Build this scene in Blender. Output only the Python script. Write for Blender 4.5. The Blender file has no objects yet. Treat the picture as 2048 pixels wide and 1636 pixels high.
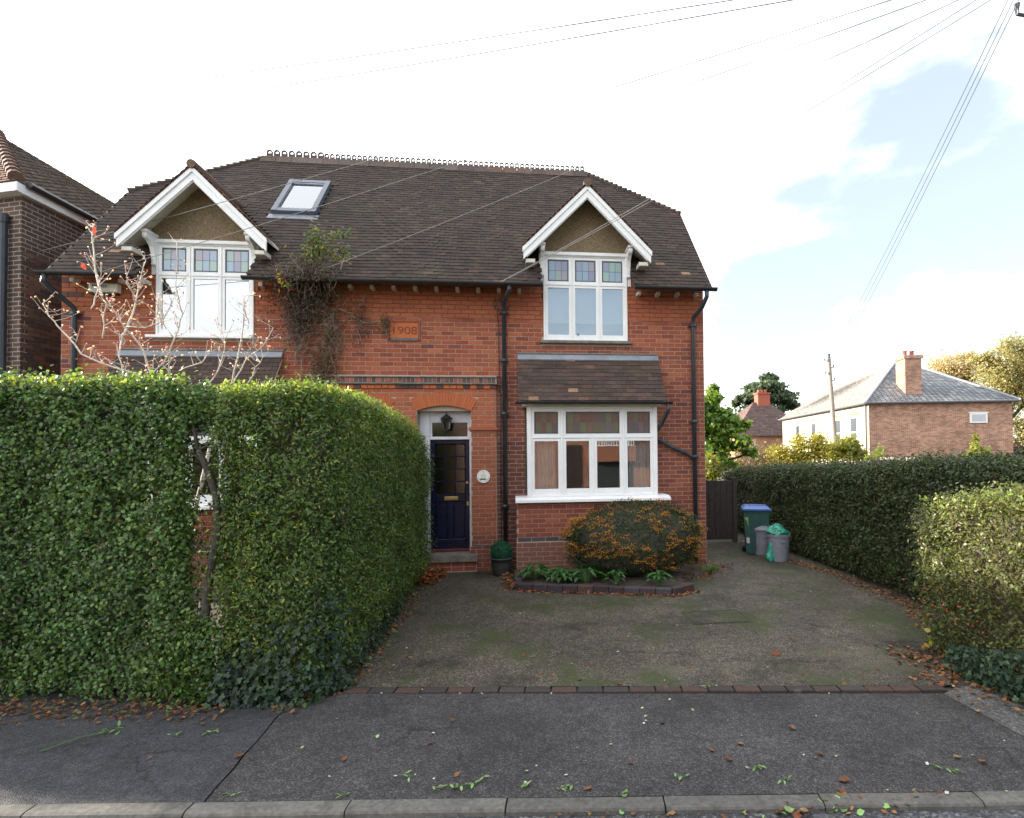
import bpy, math, random
import numpy as np
from math import sin, cos, pi, radians, sqrt, atan2, floor
random.seed(7); rng = np.random.default_rng(11)
scene = bpy.context.scene
COL = scene.collection

# ---------------------------------------------------------------- camera
F_PX, YAW, PIT, ROLL = 1100.0, .11503, .02063, .00917
PPX, PPY = 1159.9, 875.7
CAM = np.array([.702, -9.653, 2.073])
FW = np.array([sin(YAW)*cos(PIT), cos(YAW)*cos(PIT), sin(PIT)])
R0 = np.array([cos(YAW), -sin(YAW), 0.0]); U0 = np.cross(R0, FW)
RT = R0*cos(ROLL) - U0*sin(ROLL); UP = U0*cos(ROLL) + R0*sin(ROLL)
def ray(x, y): return FW + RT*(x-PPX)/F_PX - UP*(y-PPY)/F_PX
def onY(x, y, Y=0.0): d = ray(x, y); return CAM + d*(Y-CAM[1])/d[1]
def onZ(x, y, Z=0.0): d = ray(x, y); return CAM + d*(Z-CAM[2])/d[2]
def atD(x, y, D): return CAM + ray(x, y)*D
def depth(p): return float((np.array(p)-CAM) @ FW)
cd = bpy.data.cameras.new('camera'); cam = bpy.data.objects.new('camera', cd); COL.objects.link(cam)
cd.sensor_width = 36.0; cd.lens = F_PX/2048*36
cd.shift_x = -(PPX-1024)/2048; cd.shift_y = (PPY-818)/2048
cd.clip_start = .05; cd.clip_end = 3000
from mathutils import Matrix, Vector, Euler
M = Matrix(((RT[0], UP[0], -FW[0], CAM[0]), (RT[1], UP[1], -FW[1], CAM[1]), (RT[2], UP[2], -FW[2], CAM[2]), (0, 0, 0, 1)))
cam.matrix_world = M
scene.camera = cam

# ---------------------------------------------------------------- sky, sun, exposure
SUN_A, SUN_E = radians(20), radians(16.5)      # behind the facade plane, from the left
TOSUN = Vector((-cos(SUN_A)*cos(SUN_E), sin(SUN_A)*cos(SUN_E), sin(SUN_E)))
w = bpy.data.worlds.new('World'); scene.world = w; w.use_nodes = True
nt = w.node_tree; N = nt.nodes; L = nt.links; N.clear()
out = N.new('ShaderNodeOutputWorld'); bg = N.new('ShaderNodeBackground')
sky = N.new('ShaderNodeTexSky'); sky.sky_type = 'NISHITA'; sky.sun_disc = False
sky.sun_elevation = SUN_E; sky.sun_rotation = -(pi/2 - SUN_A); sky.air_density = 1.0; sky.dust_density = 1.5
tc = N.new('ShaderNodeTexCoord'); mp = N.new('ShaderNodeMapping'); mp.inputs['Scale'].default_value = (1.0, 1.0, 2.3)
mp.inputs['Location'].default_value = (0.35, 0.1, 0.2)
n1 = N.new('ShaderNodeTexNoise'); n1.inputs['Scale'].default_value = 1.9; n1.inputs['Detail'].default_value = 7; n1.inputs['Roughness'].default_value = .55
dt = N.new('ShaderNodeVectorMath'); dt.operation = 'DOT_PRODUCT'; dt.inputs[1].default_value = TOSUN
ma = N.new('ShaderNodeMath'); ma.operation = 'MULTIPLY_ADD'; ma.inputs[1].default_value = .30
mr = N.new('ShaderNodeMapRange'); mr.inputs['From Min'].default_value = .34; mr.inputs['From Max'].default_value = .515; mr.inputs['To Min'].default_value = .19
mr.interpolation_type = 'SMOOTHSTEP'
mx = N.new('ShaderNodeMix'); mx.data_type = 'RGBA'; mx.inputs['B'].default_value = (9.5, 9.7, 10.0, 1)
L.new(tc.outputs['Generated'], mp.inputs['Vector']); L.new(mp.outputs['Vector'], n1.inputs['Vector'])
L.new(tc.outputs['Generated'], dt.inputs[0]); L.new(dt.outputs['Value'], ma.inputs[0]); L.new(n1.outputs['Fac'], ma.inputs[2])
L.new(ma.outputs[0], mr.inputs['Value']); L.new(mr.outputs['Result'], mx.inputs['Factor'])
L.new(sky.outputs['Color'], mx.inputs['A']); L.new(mx.outputs['Result'], bg.inputs['Color'])
bg.inputs['Strength'].default_value = .085
L.new(bg.outputs[0], out.inputs[0])
sl = bpy.data.lights.new('sun', 'SUN'); sl.energy = 5.0; sl.angle = radians(.6); sl.color = (1.0, .90, .76)
so = bpy.data.objects.new('sun', sl); COL.objects.link(so)
so.rotation_euler = TOSUN.to_track_quat('Z', 'Y').to_euler()
so.location = (-20, 8, 20)
vs = scene.view_settings
vs.view_transform = 'Standard'; vs.look = 'None'; vs.exposure = 1.75; vs.gamma = 1.0; vs.use_curve_mapping = False
scene.cycles.use_denoising = True
scene.cycles.max_bounces = 7; scene.cycles.transparent_max_bounces = 12
scene.cycles.sample_clamp_indirect = 6

# ---------------------------------------------------------------- materials
def newmat(name):
    m = bpy.data.materials.new(name); m.use_nodes = True
    nt = m.node_tree; b = nt.nodes['Principled BSDF']
    return m, nt, b
def noise(nt, scale, detail=4, rough=.55, vec=None):
    n = nt.nodes.new('ShaderNodeTexNoise'); n.inputs['Scale'].default_value = scale
    n.inputs['Detail'].default_value = detail; n.inputs['Roughness'].default_value = rough
    if vec is not None: nt.links.new(vec, n.inputs['Vector'])
    return n
def wpos(nt):
    g = nt.nodes.new('ShaderNodeNewGeometry'); return g.outputs['Position']
def ramp(nt, fac, stops):
    r = nt.nodes.new('ShaderNodeValToRGB'); e = r.color_ramp.elements
    while len(e) < len(stops): e.new(.5)
    for el, (p, c) in zip(e, stops): el.position = p; el.color = (*c, 1) if len(c) == 3 else c
    nt.links.new(fac, r.inputs['Fac']); return r
def mixc(nt, fac, a, b, mode='MIX'):
    m = nt.nodes.new('ShaderNodeMix'); m.data_type = 'RGBA'; m.blend_type = mode
    if isinstance(fac, (int, float)): m.inputs['Factor'].default_value = fac
    else: nt.links.new(fac, m.inputs['Factor'])
    for s, v in (('A', a), ('B', b)):
        if isinstance(v, tuple): m.inputs[s].default_value = (*v, 1)
        else: nt.links.new(v, m.inputs[s])
    return m.outputs['Result']
def mrange(nt, v, a, b, c=0., d=1.):
    m = nt.nodes.new('ShaderNodeMapRange'); m.inputs['From Min'].default_value = a; m.inputs['From Max'].default_value = b
    m.inputs['To Min'].default_value = c; m.inputs['To Max'].default_value = d
    nt.links.new(v, m.inputs['Value']); return m.outputs['Result']
def bump(nt, b, h, strength=.3, dist=.01):
    n = nt.nodes.new('ShaderNodeBump'); n.inputs['Strength'].default_value = strength; n.inputs['Distance'].default_value = dist
    nt.links.new(h, n.inputs['Height']); nt.links.new(n.outputs['Normal'], b.inputs['Normal'])
def plain(name, col, rough=.6, var=.15, scale=9, bumps=.0, metal=0., spec=.5, bscale=60):
    m, nt, b = newmat(name); p = wpos(nt)
    n = noise(nt, scale, 5, .6, p)
    lo = tuple(c*(1-var) for c in col); hi = tuple(min(1, c*(1+var)) for c in col)
    r = ramp(nt, n.outputs['Fac'], [(.3, lo), (.7, hi)])
    nt.links.new(r.outputs['Color'], b.inputs['Base Color'])
    b.inputs['Roughness'].default_value = rough; b.inputs['Metallic'].default_value = metal
    b.inputs['Specular IOR Level'].default_value = spec
    if bumps: bump(nt, b, noise(nt, bscale, 4, .6, p).outputs['Fac'], bumps, .004)
    return m
def piece(name, rough=.85, fine=45, var=.22, bumps=.4, spec=.3, blot=None):
    """colour = mesh attribute Col x object colour x fine grain"""
    m, nt, b = newmat(name); p = wpos(nt)
    a = nt.nodes.new('ShaderNodeAttribute'); a.attribute_name = 'Col'
    oi = nt.nodes.new('ShaderNodeObjectInfo')
    c = mixc(nt, 1.0, a.outputs['Color'], oi.outputs['Color'], 'MULTIPLY')
    n = noise(nt, fine, 5, .65, p)
    g = ramp(nt, n.outputs['Fac'], [(.3, (1-var,)*3), (.7, (1+var,)*3)])
    c = mixc(nt, 1.0, c, g.outputs['Color'], 'MULTIPLY')
    if blot:
        for col, sc, lo, hi, amt in blot:
            n2 = noise(nt, sc, 6, .65, p)
            f = mrange(nt, n2.outputs['Fac'], lo, hi, 0, amt)
            c = mixc(nt, f, c, col)
    nt.links.new(c, b.inputs['Base Color']); b.inputs['Roughness'].default_value = rough
    b.inputs['Specular IOR Level'].default_value = spec
    if bumps: bump(nt, b, n.outputs['Fac'], bumps, .004)
    return m
def leafmat(name, trans=.35, rough=.45, spec=.4):
    m, nt, b = newmat(name)
    a = nt.nodes.new('ShaderNodeAttribute'); a.attribute_name = 'Col'
    oi = nt.nodes.new('ShaderNodeObjectInfo')
    c = mixc(nt, 1.0, a.outputs['Color'], oi.outputs['Color'], 'MULTIPLY')
    nt.links.new(c, b.inputs['Base Color']); b.inputs['Roughness'].default_value = rough
    b.inputs['Specular IOR Level'].default_value = spec
    t = nt.nodes.new('ShaderNodeBsdfTranslucent')
    tcol = mixc(nt, 1.0, c, (1.5, 1.35, .6), 'MULTIPLY'); nt.links.new(tcol, t.inputs['Color'])
    ms = nt.nodes.new('ShaderNodeMixShader'); ms.inputs[0].default_value = trans
    nt.links.new(b.outputs[0], ms.inputs[1]); nt.links.new(t.outputs[0], ms.inputs[2])
    nt.links.new(ms.outputs[0], nt.nodes['Material Output'].inputs['Surface'])
    return m
def glassmat(name, tint=(.9, .93, .93), refl=.3, rough=.0, wav=.0):
    m, nt, b = newmat(name); nt.nodes.remove(b)
    t = nt.nodes.new('ShaderNodeBsdfTransparent'); t.inputs[0].default_value = (*tint, 1)
    g = nt.nodes.new('ShaderNodeBsdfGlossy'); g.inputs['Roughness'].default_value = rough; g.inputs['Color'].default_value = (.95, .97, 1, 1)
    fr = nt.nodes.new('ShaderNodeLayerWeight'); fr.inputs['Blend'].default_value = .35
    f = mrange(nt, fr.outputs['Fresnel'], 0, 1, refl, 1)
    ms = nt.nodes.new('ShaderNodeMixShader'); nt.links.new(f, ms.inputs[0])
    nt.links.new(t.outputs[0], ms.inputs[1]); nt.links.new(g.outputs[0], ms.inputs[2])
    if wav:
        n = noise(nt, 3.0, 2, .5, wpos(nt)); bp = nt.nodes.new('ShaderNodeBump'); bp.inputs['Strength'].default_value = wav; bp.inputs['Distance'].default_value = .01
        nt.links.new(n.outputs['Fac'], bp.inputs['Height']); nt.links.new(bp.outputs['Normal'], g.inputs['Normal'])
    nt.links.new(ms.outputs[0], nt.nodes['Material Output'].inputs['Surface'])
    return m
def wallbrick(name, c1, c2, mort, scale=1.0, axis='XZ'):
    """fine brick pattern for walls too far off or turned away to pick out bricks"""
    m, nt, b = newmat(name)
    tcn = nt.nodes.new('ShaderNodeTexCoord'); uv = tcn.outputs['UV']
    t = nt.nodes.new('ShaderNodeTexBrick'); t.inputs['Scale'].default_value = 1.0
    t.inputs['Brick Width'].default_value = .225*scale; t.inputs['Row Height'].default_value = .075*scale; t.inputs['Mortar Size'].default_value = .008*scale
    t.inputs['Color1'].default_value = (*c1, 1); t.inputs['Color2'].default_value = (*c2, 1); t.inputs['Mortar'].default_value = (*mort, 1)
    t.inputs['Mortar Smooth'].default_value = .2; t.inputs['Bias'].default_value = -.1
    nt.links.new(uv, t.inputs['Vector'])
    n = noise(nt, 1.2, 6, .6, wpos(nt)); g = ramp(nt, n.outputs['Fac'], [(.3, (.7, .68, .66)), (.7, (1.15, 1.12, 1.1))])
    c = mixc(nt, 1.0, t.outputs['Color'], g.outputs['Color'], 'MULTIPLY')
    nt.links.new(c, b.inputs['Base Color']); b.inputs['Roughness'].default_value = .9; b.inputs['Specular IOR Level'].default_value = .2
    inv = nt.nodes.new('ShaderNodeMath'); inv.operation = 'SUBTRACT'; inv.inputs[0].default_value = 1; nt.links.new(t.outputs['Fac'], inv.inputs[1])
    bump(nt, b, inv.outputs[0], .5, .006)
    return m

MT = {}
MT['brick'] = piece('brick', .88, 38, .2, .5, .25, blot=[((.30, .24, .20), 3.2, .62, .8, .55), ((.08, .06, .06), 2.1, .66, .85, .5)])
MT['rubbed'] = piece('rubbed_brick', .85, 60, .1, .2, .25)
MT['tile'] = piece('clay_tile', .85, 30, .35, .5, .3, blot=[((.075, .08, .035), 2.3, .58, .76, .55), ((.30, .29, .25), 24., .67, .77, .55), ((.022, .018, .016), 1.3, .56, .74, .6)])
MT['slate'] = piece('slate', .6, 20, .2, .3, .4, blot=[((.5, .5, .48), 3., .6, .8, .5)])
# mortar: pale lime below, darker where the top courses were never repointed
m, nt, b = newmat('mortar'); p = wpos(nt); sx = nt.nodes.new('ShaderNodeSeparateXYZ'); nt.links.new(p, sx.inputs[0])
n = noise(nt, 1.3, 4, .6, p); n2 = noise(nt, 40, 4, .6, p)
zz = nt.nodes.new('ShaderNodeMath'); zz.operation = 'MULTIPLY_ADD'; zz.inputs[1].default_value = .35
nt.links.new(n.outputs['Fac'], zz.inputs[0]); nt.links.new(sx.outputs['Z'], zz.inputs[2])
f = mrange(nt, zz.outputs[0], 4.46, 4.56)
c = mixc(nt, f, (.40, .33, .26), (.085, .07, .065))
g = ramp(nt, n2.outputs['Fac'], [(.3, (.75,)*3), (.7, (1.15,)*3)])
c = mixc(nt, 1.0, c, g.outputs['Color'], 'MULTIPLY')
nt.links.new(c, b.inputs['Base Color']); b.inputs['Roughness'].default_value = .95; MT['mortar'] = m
MT['white'] = plain('white_paint', (.80, .80, .79), .45, .05, 5, .06)
MT['cream'] = plain('cream_paint', (.62, .58, .49), .5, .08, 4, .1)
MT['frame_lilac'] = plain('door_frame_paint', (.66, .66, .70), .45, .06, 5, .05)
MT['navy'] = plain('navy_gloss', (.006, .008, .030), .25, .2, 5, .03)
MT['black'] = plain('black_paint', (.018, .019, .022), .35, .3, 8, .05)
MT['pipe'] = plain('pipe_paint', (.030, .036, .046), .4, .3, 6, .05)
MT['lead'] = plain('lead', (.22, .24, .27), .55, .2, 5, .2)
MT['stone'] = plain('stone', (.16, .145, .12), .85, .3, 9, .4)
MT['brass'] = plain('brass', (.55, .42, .18), .35, .15, 8, 0, .9)
MT['red'] = plain('red_paint', (.16, .02, .02), .45, .2, 8)
MT['cement'] = plain('cement', (.19, .17, .145), .9, .3, 12, .5)
MT['room'] = plain('room_plaster', (.45, .42, .38), .9, .05)
MT['curtain'] = plain('curtain_cloth', (.62, .58, .56), .9, .08, 20)
MT['blind'] = plain('blind_cloth', (.72, .72, .72), .9, .04, 20)
MT['dash'] = piece('pebbledash', .95, 70, .75, 1.0, .2)
MT['bark'] = plain('bark', (.055, .046, .036), .9, .4, 25, .6)
MT['twig'] = plain('pale_twig', (.52, .46, .40), .8, .3, 30, .3)
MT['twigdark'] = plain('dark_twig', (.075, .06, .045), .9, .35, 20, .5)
MT['vinestem'] = plain('vine_stem', (.22, .17, .13), .9, .35, 20, .5)
MT['leaf'] = leafmat('leaf', .40, .42, .45)
MT['leafgloss'] = leafmat('glossy_leaf', .25, .48, .35)
MT['dry'] = leafmat('dry_leaf', .12, .7, .2)
MT['berry'] = leafmat('berry', .0, .4, .5)
MT['glass'] = glassmat('window_glass', (.86, .90, .90), .085, 0, .03)
MT['glassup'] = glassmat('upper_window_glass', (.80, .84, .85), .23, 0, .05)
MT['glassdoor'] = glassmat('door_glass', (.55, .5, .42), .05, .15)
MT['stained'] = None
def colmat(name, col, rough=.5, **k): return plain(name, col, rough, **k)

# ---------------------------------------------------------------- mesh helpers
WL = {}
def wl(o): return WL.get(o.name, Vector((0, 0, 0))) if o else Vector((0, 0, 0))
def tag(o, label=None, cat=None, group=None, kind=None):
    if label: o['label'] = label
    if cat: o['category'] = cat
    if group: o['group'] = group
    if kind: o['kind'] = kind
    return o
def thing(name, loc, label, cat, group=None):
    o = bpy.data.objects.new(name, None); COL.objects.link(o); o.empty_display_size = .1
    o.location = loc; WL[o.name] = Vector(loc); return tag(o, label, cat, group)
def link(name, me, loc, parent=None, rot=None, color=None):
    o = bpy.data.objects.new(name, me); COL.objects.link(o)
    loc = Vector(loc)
    if parent: o.parent = parent; o.location = loc - wl(parent)
    else: o.location = loc
    WL[o.name] = loc
    if rot is not None: o.rotation_euler = rot
    if color is not None: o.color = (*color, 1)
    return o
class MB:
    def __init__(s): s.v = []; s.f = []; s.c = []
    def add(s, vs, fs, col=None):
        k = len(s.v); s.v += [tuple(map(float, p)) for p in vs]; s.f += [tuple(i+k for i in f) for f in fs]
        s.c += [col or (1, 1, 1)]*len(vs); return s
    def box(s, x0, x1, y0, y1, z0, z1, col=None):
        return s.add([(x0,y0,z0),(x1,y0,z0),(x1,y1,z0),(x0,y1,z0),(x0,y0,z1),(x1,y0,z1),(x1,y1,z1),(x0,y1,z1)],
                     [(0,3,2,1),(4,5,6,7),(0,1,5,4),(1,2,6,5),(2,3,7,6),(3,0,4,7)], col)
    def cbox(s, x0, x1, y0, y1, z0, z1, c=.006, col=None):
        """box with its front (-y) edges chamfered"""
        c = min(c, (x1-x0)/3, (z1-z0)/3, (y1-y0)/2)
        return s.add([(x0,y1,z0),(x1,y1,z0),(x1,y1,z1),(x0,y1,z1),(x0,y0+c,z0),(x1,y0+c,z0),(x1,y0+c,z1),(x0,y0+c,z1),
                      (x0+c,y0,z0+c),(x1-c,y0,z0+c),(x1-c,y0,z1-c),(x0+c,y0,z1-c)],
                     [(3,2,1,0),(0,1,5,4),(1,2,6,5),(2,3,7,6),(3,0,4,7),(4,5,9,8),(5,6,10,9),(6,7,11,10),(7,4,8,11),(8,9,10,11)], col)
    def prism(s, poly, a, b, axis='y', col=None):
        """poly: list of 2-D points; extruded from a to b along axis (x: poly is (y,z), y: (x,z), z: (x,y))"""
        n = len(poly)
        def P(p, t): return {'y': (p[0], t, p[1]), 'x': (t, p[0], p[1]), 'z': (p[0], p[1], t)}[axis]
        vs = [P(p, a) for p in poly] + [P(p, b) for p in poly]
        fs = [tuple(range(n)), tuple(range(2*n-1, n-1, -1))] + [(i, i+n, (i+1) % n+n, (i+1) % n) for i in range(n)]
        return s.add(vs, fs, col)
    def tube(s, pts, r, n=8, col=None, cap=True):
        pts = [Vector(p) for p in pts]; rs = r if isinstance(r, (list, tuple)) else [r]*len(pts)
        vs = []; fs = []; up = None
        for i, p in enumerate(pts):
            d = (pts[min(i+1, len(pts)-1)] - pts[max(i-1, 0)]).normalized()
            if up is None: up = d.orthogonal().normalized()
            up = (up - d*up.dot(d)); up = up.normalized() if up.length > 1e-6 else d.orthogonal().normalized()
            q = d.cross(up)
            for j in range(n):
                a = 2*pi*j/n; vs.append(p + (up*cos(a) + q*sin(a))*rs[i])
        for i in range(len(pts)-1):
            for j in range(n):
                fs.append((i*n+j, i*n+(j+1) % n, (i+1)*n+(j+1) % n, (i+1)*n+j))
        if cap: fs.append(tuple(range(n-1, -1, -1))); fs.append(tuple(range((len(pts)-1)*n, len(pts)*n)))
        return s.add(vs, fs, col)
    def lathe(s, prof, cx, cy, n=24, col=None, sx=1., sy=1.):
        vs = []; fs = []
        for r, z in prof:
            for j in range(n): a = 2*pi*j/n; vs.append((cx+r*cos(a)*sx, cy+r*sin(a)*sy, z))
        for i in range(len(prof)-1):
            for j in range(n): fs.append((i*n+j, i*n+(j+1) % n, (i+1)*n+(j+1) % n, (i+1)*n+j))
        fs.append(tuple(range(n-1, -1, -1))); fs.append(tuple(range((len(prof)-1)*n, len(prof)*n)))
        return s.add(vs, fs, col)
    def data(s, name, mat, smooth=False, origin=None, uv=None):
        v = np.array(s.v)
        if origin is None: o = np.array([(v[:,0].min()+v[:,0].max())/2, (v[:,1].min()+v[:,1].max())/2, v[:,2].min()])
        else: o = np.array(origin, float)
        me = bpy.data.meshes.new(name); me.from_pydata((v-o).tolist(), [], s.f)
        me.materials.append(mat)
        if smooth: me.shade_smooth()
        a = me.color_attributes.new('Col', 'FLOAT_COLOR', 'POINT')
        a.data.foreach_set('color', np.hstack([np.array(s.c), np.ones((len(s.c), 1))]).ravel())
        me.update(); return me, Vector(o)
    def obj(s, name, mat, parent=None, smooth=False, origin=None, color=None):
        me, o = s.data(name, mat, smooth, origin)
        return link(name, me, o, parent, None, color)
def planar_uv(o, fn):
    me = o.data; uv = me.uv_layers.new(name='UVMap')
    off = WL[o.name]
    for lp in me.loops:
        p = me.vertices[lp.vertex_index].co + off
        uv.data[lp.index].uv = fn(p)
def wall_uv(o):
    """u along the wall, v up, chosen per face from its normal"""
    me = o.data; uv = me.uv_layers.new(name='UVMap'); off = WL[o.name]
    for pl in me.polygons:
        n = pl.normal; h = Vector((-n.y, n.x, 0))
        h = h.normalized() if h.length > 1e-4 else Vector((1, 0, 0))
        for li in pl.loop_indices:
            p = me.vertices[me.loops[li].vertex_index].co + off
            uv.data[li].uv = (p.dot(h), p.z)

# foliage: many small leaf faces in one mesh
LEAF = dict(
    oval=(np.array([(0,0,0),(.33,.20,.03),(.33,-.20,.03),(.72,.17,.02),(.72,-.17,.02),(1,0,-.07)]), [(0,2,1),(1,2,4,3),(3,4,5)]),
    round=(np.array([(0,0,0),(.3,.32,.05),(.3,-.32,.05),(.72,.30,.03),(.72,-.30,.03),(1,0,-.08)]), [(0,2,1),(1,2,4,3),(3,4,5)]),
    ivy=(np.array([(.12,0,0),(-.05,.32,.02),(.3,.5,.03),(.45,.24,.0),(.8,.28,.02),(1,0,-.06),(.8,-.28,.02),(.45,-.24,0),(.3,-.5,.03),(-.05,-.32,.02)]),
         [(0,9,8,7),(0,7,6,5),(0,5,4,3),(0,3,2,1)]),
    dead=(np.array([(0,0,.0),(.2,.28,.10),(.2,-.28,.04),(.55,.36,.16),(.55,-.34,.10),(.55,0,.0),(1,.05,.14)]), [(0,5,1),(0,2,5),(1,5,3),(2,4,5),(3,5,6),(5,4,6)]),
    quad=(np.array([(0,0,0),(.5,.32,.06),(.5,-.32,.06),(1,0,0)]), [(0,2,3,1)]),
)
def leaves(name, pts, nrm, size, cols, mat, parent=None, shape='oval', spread=.7, droop=0., origin=None):
    pts = np.asarray(pts, float); nrm = np.asarray(nrm, float); n = len(pts)
    size = np.broadcast_to(np.asarray(size, float), (n,)).copy()
    tv, tf = LEAF[shape]; k = len(tv)
    z = nrm + rng.normal(0, spread, (n, 3)); z /= np.linalg.norm(z, axis=1, keepdims=True)+1e-9
    x = rng.normal(0, 1, (n, 3)); x[:, 2] -= droop
    x -= z*(x*z).sum(1, keepdims=True); x /= np.linalg.norm(x, axis=1, keepdims=True)+1e-9
    y = np.cross(z, x)
    V = pts[:, None, :] + size[:, None, None]*(tv[None, :, 0:1]*x[:, None, :] + tv[None, :, 1:2]*y[:, None, :] + tv[None, :, 2:3]*z[:, None, :])
    V = V.reshape(-1, 3)
    o = np.array(origin if origin is not None else [V[:,0].mean(), V[:,1].mean(), V[:,2].min()])
    V -= o
    lens = np.array([len(f) for f in tf]); flat = np.concatenate([np.array(f) for f in tf])
    loops = (np.arange(n)[:, None]*k + flat[None, :]).ravel()
    tot = np.tile(lens, n); start = np.concatenate([[0], np.cumsum(tot)[:-1]])
    me = bpy.data.meshes.new(name)
    me.vertices.add(len(V)); me.vertices.foreach_set('co', V.ravel())
    me.loops.add(len(loops)); me.loops.foreach_set('vertex_index', loops.astype(np.int32))
    me.polygons.add(len(tot)); me.polygons.foreach_set('loop_start', start.astype(np.int32)); me.polygons.foreach_set('loop_total', tot.astype(np.int32))
    me.update(calc_edges=True); me.materials.append(mat)
    a = me.color_attributes.new('Col', 'FLOAT_COLOR', 'POINT')
    c = np.repeat(np.asarray(cols, float), k, axis=0)
    a.data.foreach_set('color', np.hstack([c, np.ones((len(c), 1))]).ravel())
    return link(name, me, o, parent)
def palette(n, cols, wts, jit=.18):
    cols = np.array(cols); i = rng.choice(len(cols), n, p=np.array(wts)/sum(wts))
    return np.clip(cols[i]*(1+rng.normal(0, jit, (n, 1)))*(1+rng.normal(0, .06, (n, 3))), .003, 1)
def vnoise(p, s):
    """cheap smooth noise in -1..1 from sums of sines"""
    p = np.asarray(p)*s
    return (np.sin(p[...,0]*1.7+p[...,1]*2.3+1.3)+np.sin(p[...,1]*1.9-p[...,2]*2.7+.4)+np.sin(p[...,2]*2.1+p[...,0]*1.3+2.2)+np.sin(p[...,0]*3.7-p[...,2]*3.1+p[...,1]*.9))/4
# ================================================================ the setting
def asphalt(name, base, specks, sc=95, moss=None, big=.25, cracks=.6):
    m, nt, b = newmat(name); p = wpos(nt)
    v = nt.nodes.new('ShaderNodeTexVoronoi'); v.inputs['Scale'].default_value = sc; nt.links.new(p, v.inputs['Vector'])
    sp = nt.nodes.new('ShaderNodeSeparateColor'); nt.links.new(v.outputs['Color'], sp.inputs[0])
    r = ramp(nt, sp.outputs[0], [(0, base[0]), (.45, base[1]), (.8, specks[0]), (.97, specks[1])])
    n = noise(nt, .9, 6, .6, p); g = ramp(nt, n.outputs['Fac'], [(.3, (1-big,)*3), (.7, (1+big,)*3)])
    c = mixc(nt, 1., r.outputs['Color'], g.outputs['Color'], 'MULTIPLY')
    n4 = noise(nt, 3.1, 7, .7, p); g4 = ramp(nt, n4.outputs['Fac'], [(.32, (.70, .69, .68)), (.5, (1., 1., 1.)), (.70, (1.22, 1.2, 1.17))]); c = mixc(nt, 1., c, g4.outputs['Color'], 'MULTIPLY')
    n3 = noise(nt, 14, 5, .7, p); g3 = ramp(nt, n3.outputs['Fac'], [(.35, (.72,)*3), (.65, (1.15,)*3)])
    c = mixc(nt, 1., c, g3.outputs['Color'], 'MULTIPLY')
    if moss:
        for col, sc2, lo, hi, amt in moss:
            a = noise(nt, sc2, 8, .7, p); f = mrange(nt, a.outputs['Fac'], lo, hi, 0, amt); c = mixc(nt, f, c, col)
    if cracks:
        wn = noise(nt, 2.2, 4, .6, p); wv = nt.nodes.new('ShaderNodeVectorMath'); wv.operation = 'SCALE'; wv.inputs['Scale'].default_value = .5; nt.links.new(wn.outputs['Color'], wv.inputs[0])
        wa = nt.nodes.new('ShaderNodeVectorMath'); nt.links.new(p, wa.inputs[0]); nt.links.new(wv.outputs[0], wa.inputs[1])
        vc = nt.nodes.new('ShaderNodeTexVoronoi'); vc.feature = 'DISTANCE_TO_EDGE'; vc.inputs['Scale'].default_value = .75; nt.links.new(wa.outputs[0], vc.inputs['Vector'])
        ck = mrange(nt, vc.outputs['Distance'], .004, .010, 1, 0); zn = mrange(nt, noise(nt, .6, 2, .5, p).outputs['Fac'], .48, .60, 0, cracks)
        mm = nt.nodes.new('ShaderNodeMath'); mm.operation = 'MULTIPLY'; nt.links.new(ck, mm.inputs[0]); nt.links.new(zn, mm.inputs[1]); c = mixc(nt, mm.outputs[0], c, (.010, .010, .010))
    nt.links.new(c, b.inputs['Base Color']); b.inputs['Roughness'].default_value = .8; b.inputs['Specular IOR Level'].default_value = .35
    bump(nt, b, v.outputs['Distance'], .7, .006)
    return m
MT['pave'] = asphalt('pavement_tarmac', ((.024, .025, .029), (.041, .042, .048)), ((.056, .056, .060), (.095, .095, .097)), 150, big=.2)
MT['cross'] = asphalt('crossover_tarmac', ((.021, .020, .022), (.037, .035, .037)), ((.058, .054, .053), (.115, .107, .102)), 140, big=.35)
MT['pavelight'] = asphalt('old_pavement_tarmac', ((.06, .06, .062), (.09, .088, .086)), ((.12, .115, .11), (.2, .19, .18)), 70)
MT['road'] = asphalt('road_tarmac', ((.03, .031, .036), (.05, .052, .058)), ((.08, .08, .085), (.15, .15, .15)), 70)
MT['drive'] = asphalt('gravelled_drive', ((.026, .022, .015), (.050, .042, .030)), ((.092, .079, .058), (.19, .168, .13)), 115,
                      moss=[((.16, .14, .105), .55, .55, .68, .5), ((.030, .042, .008), 1.1, .50, .61, .82), ((.013, .012, .009), .8, .54, .66, .8), ((.030, .040, .010), 4.5, .56, .66, .6)], big=.35)
MT['soil'] = plain('soil', (.05, .038, .026), .95, .45, 8, .9, bscale=40)
MT['grass'] = plain('garden_ground', (.055, .065, .028), .95, .4, 3, .8, bscale=30)
MT['kerb'] = piece('kerb_concrete', .88, 30, .3, .6, .25, blot=[((.035, .034, .030), 4.0, .50, .72, .75), ((.045, .052, .022), 7., .60, .75, .6), ((.17, .165, .15), 11., .60, .75, .5)])

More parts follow.
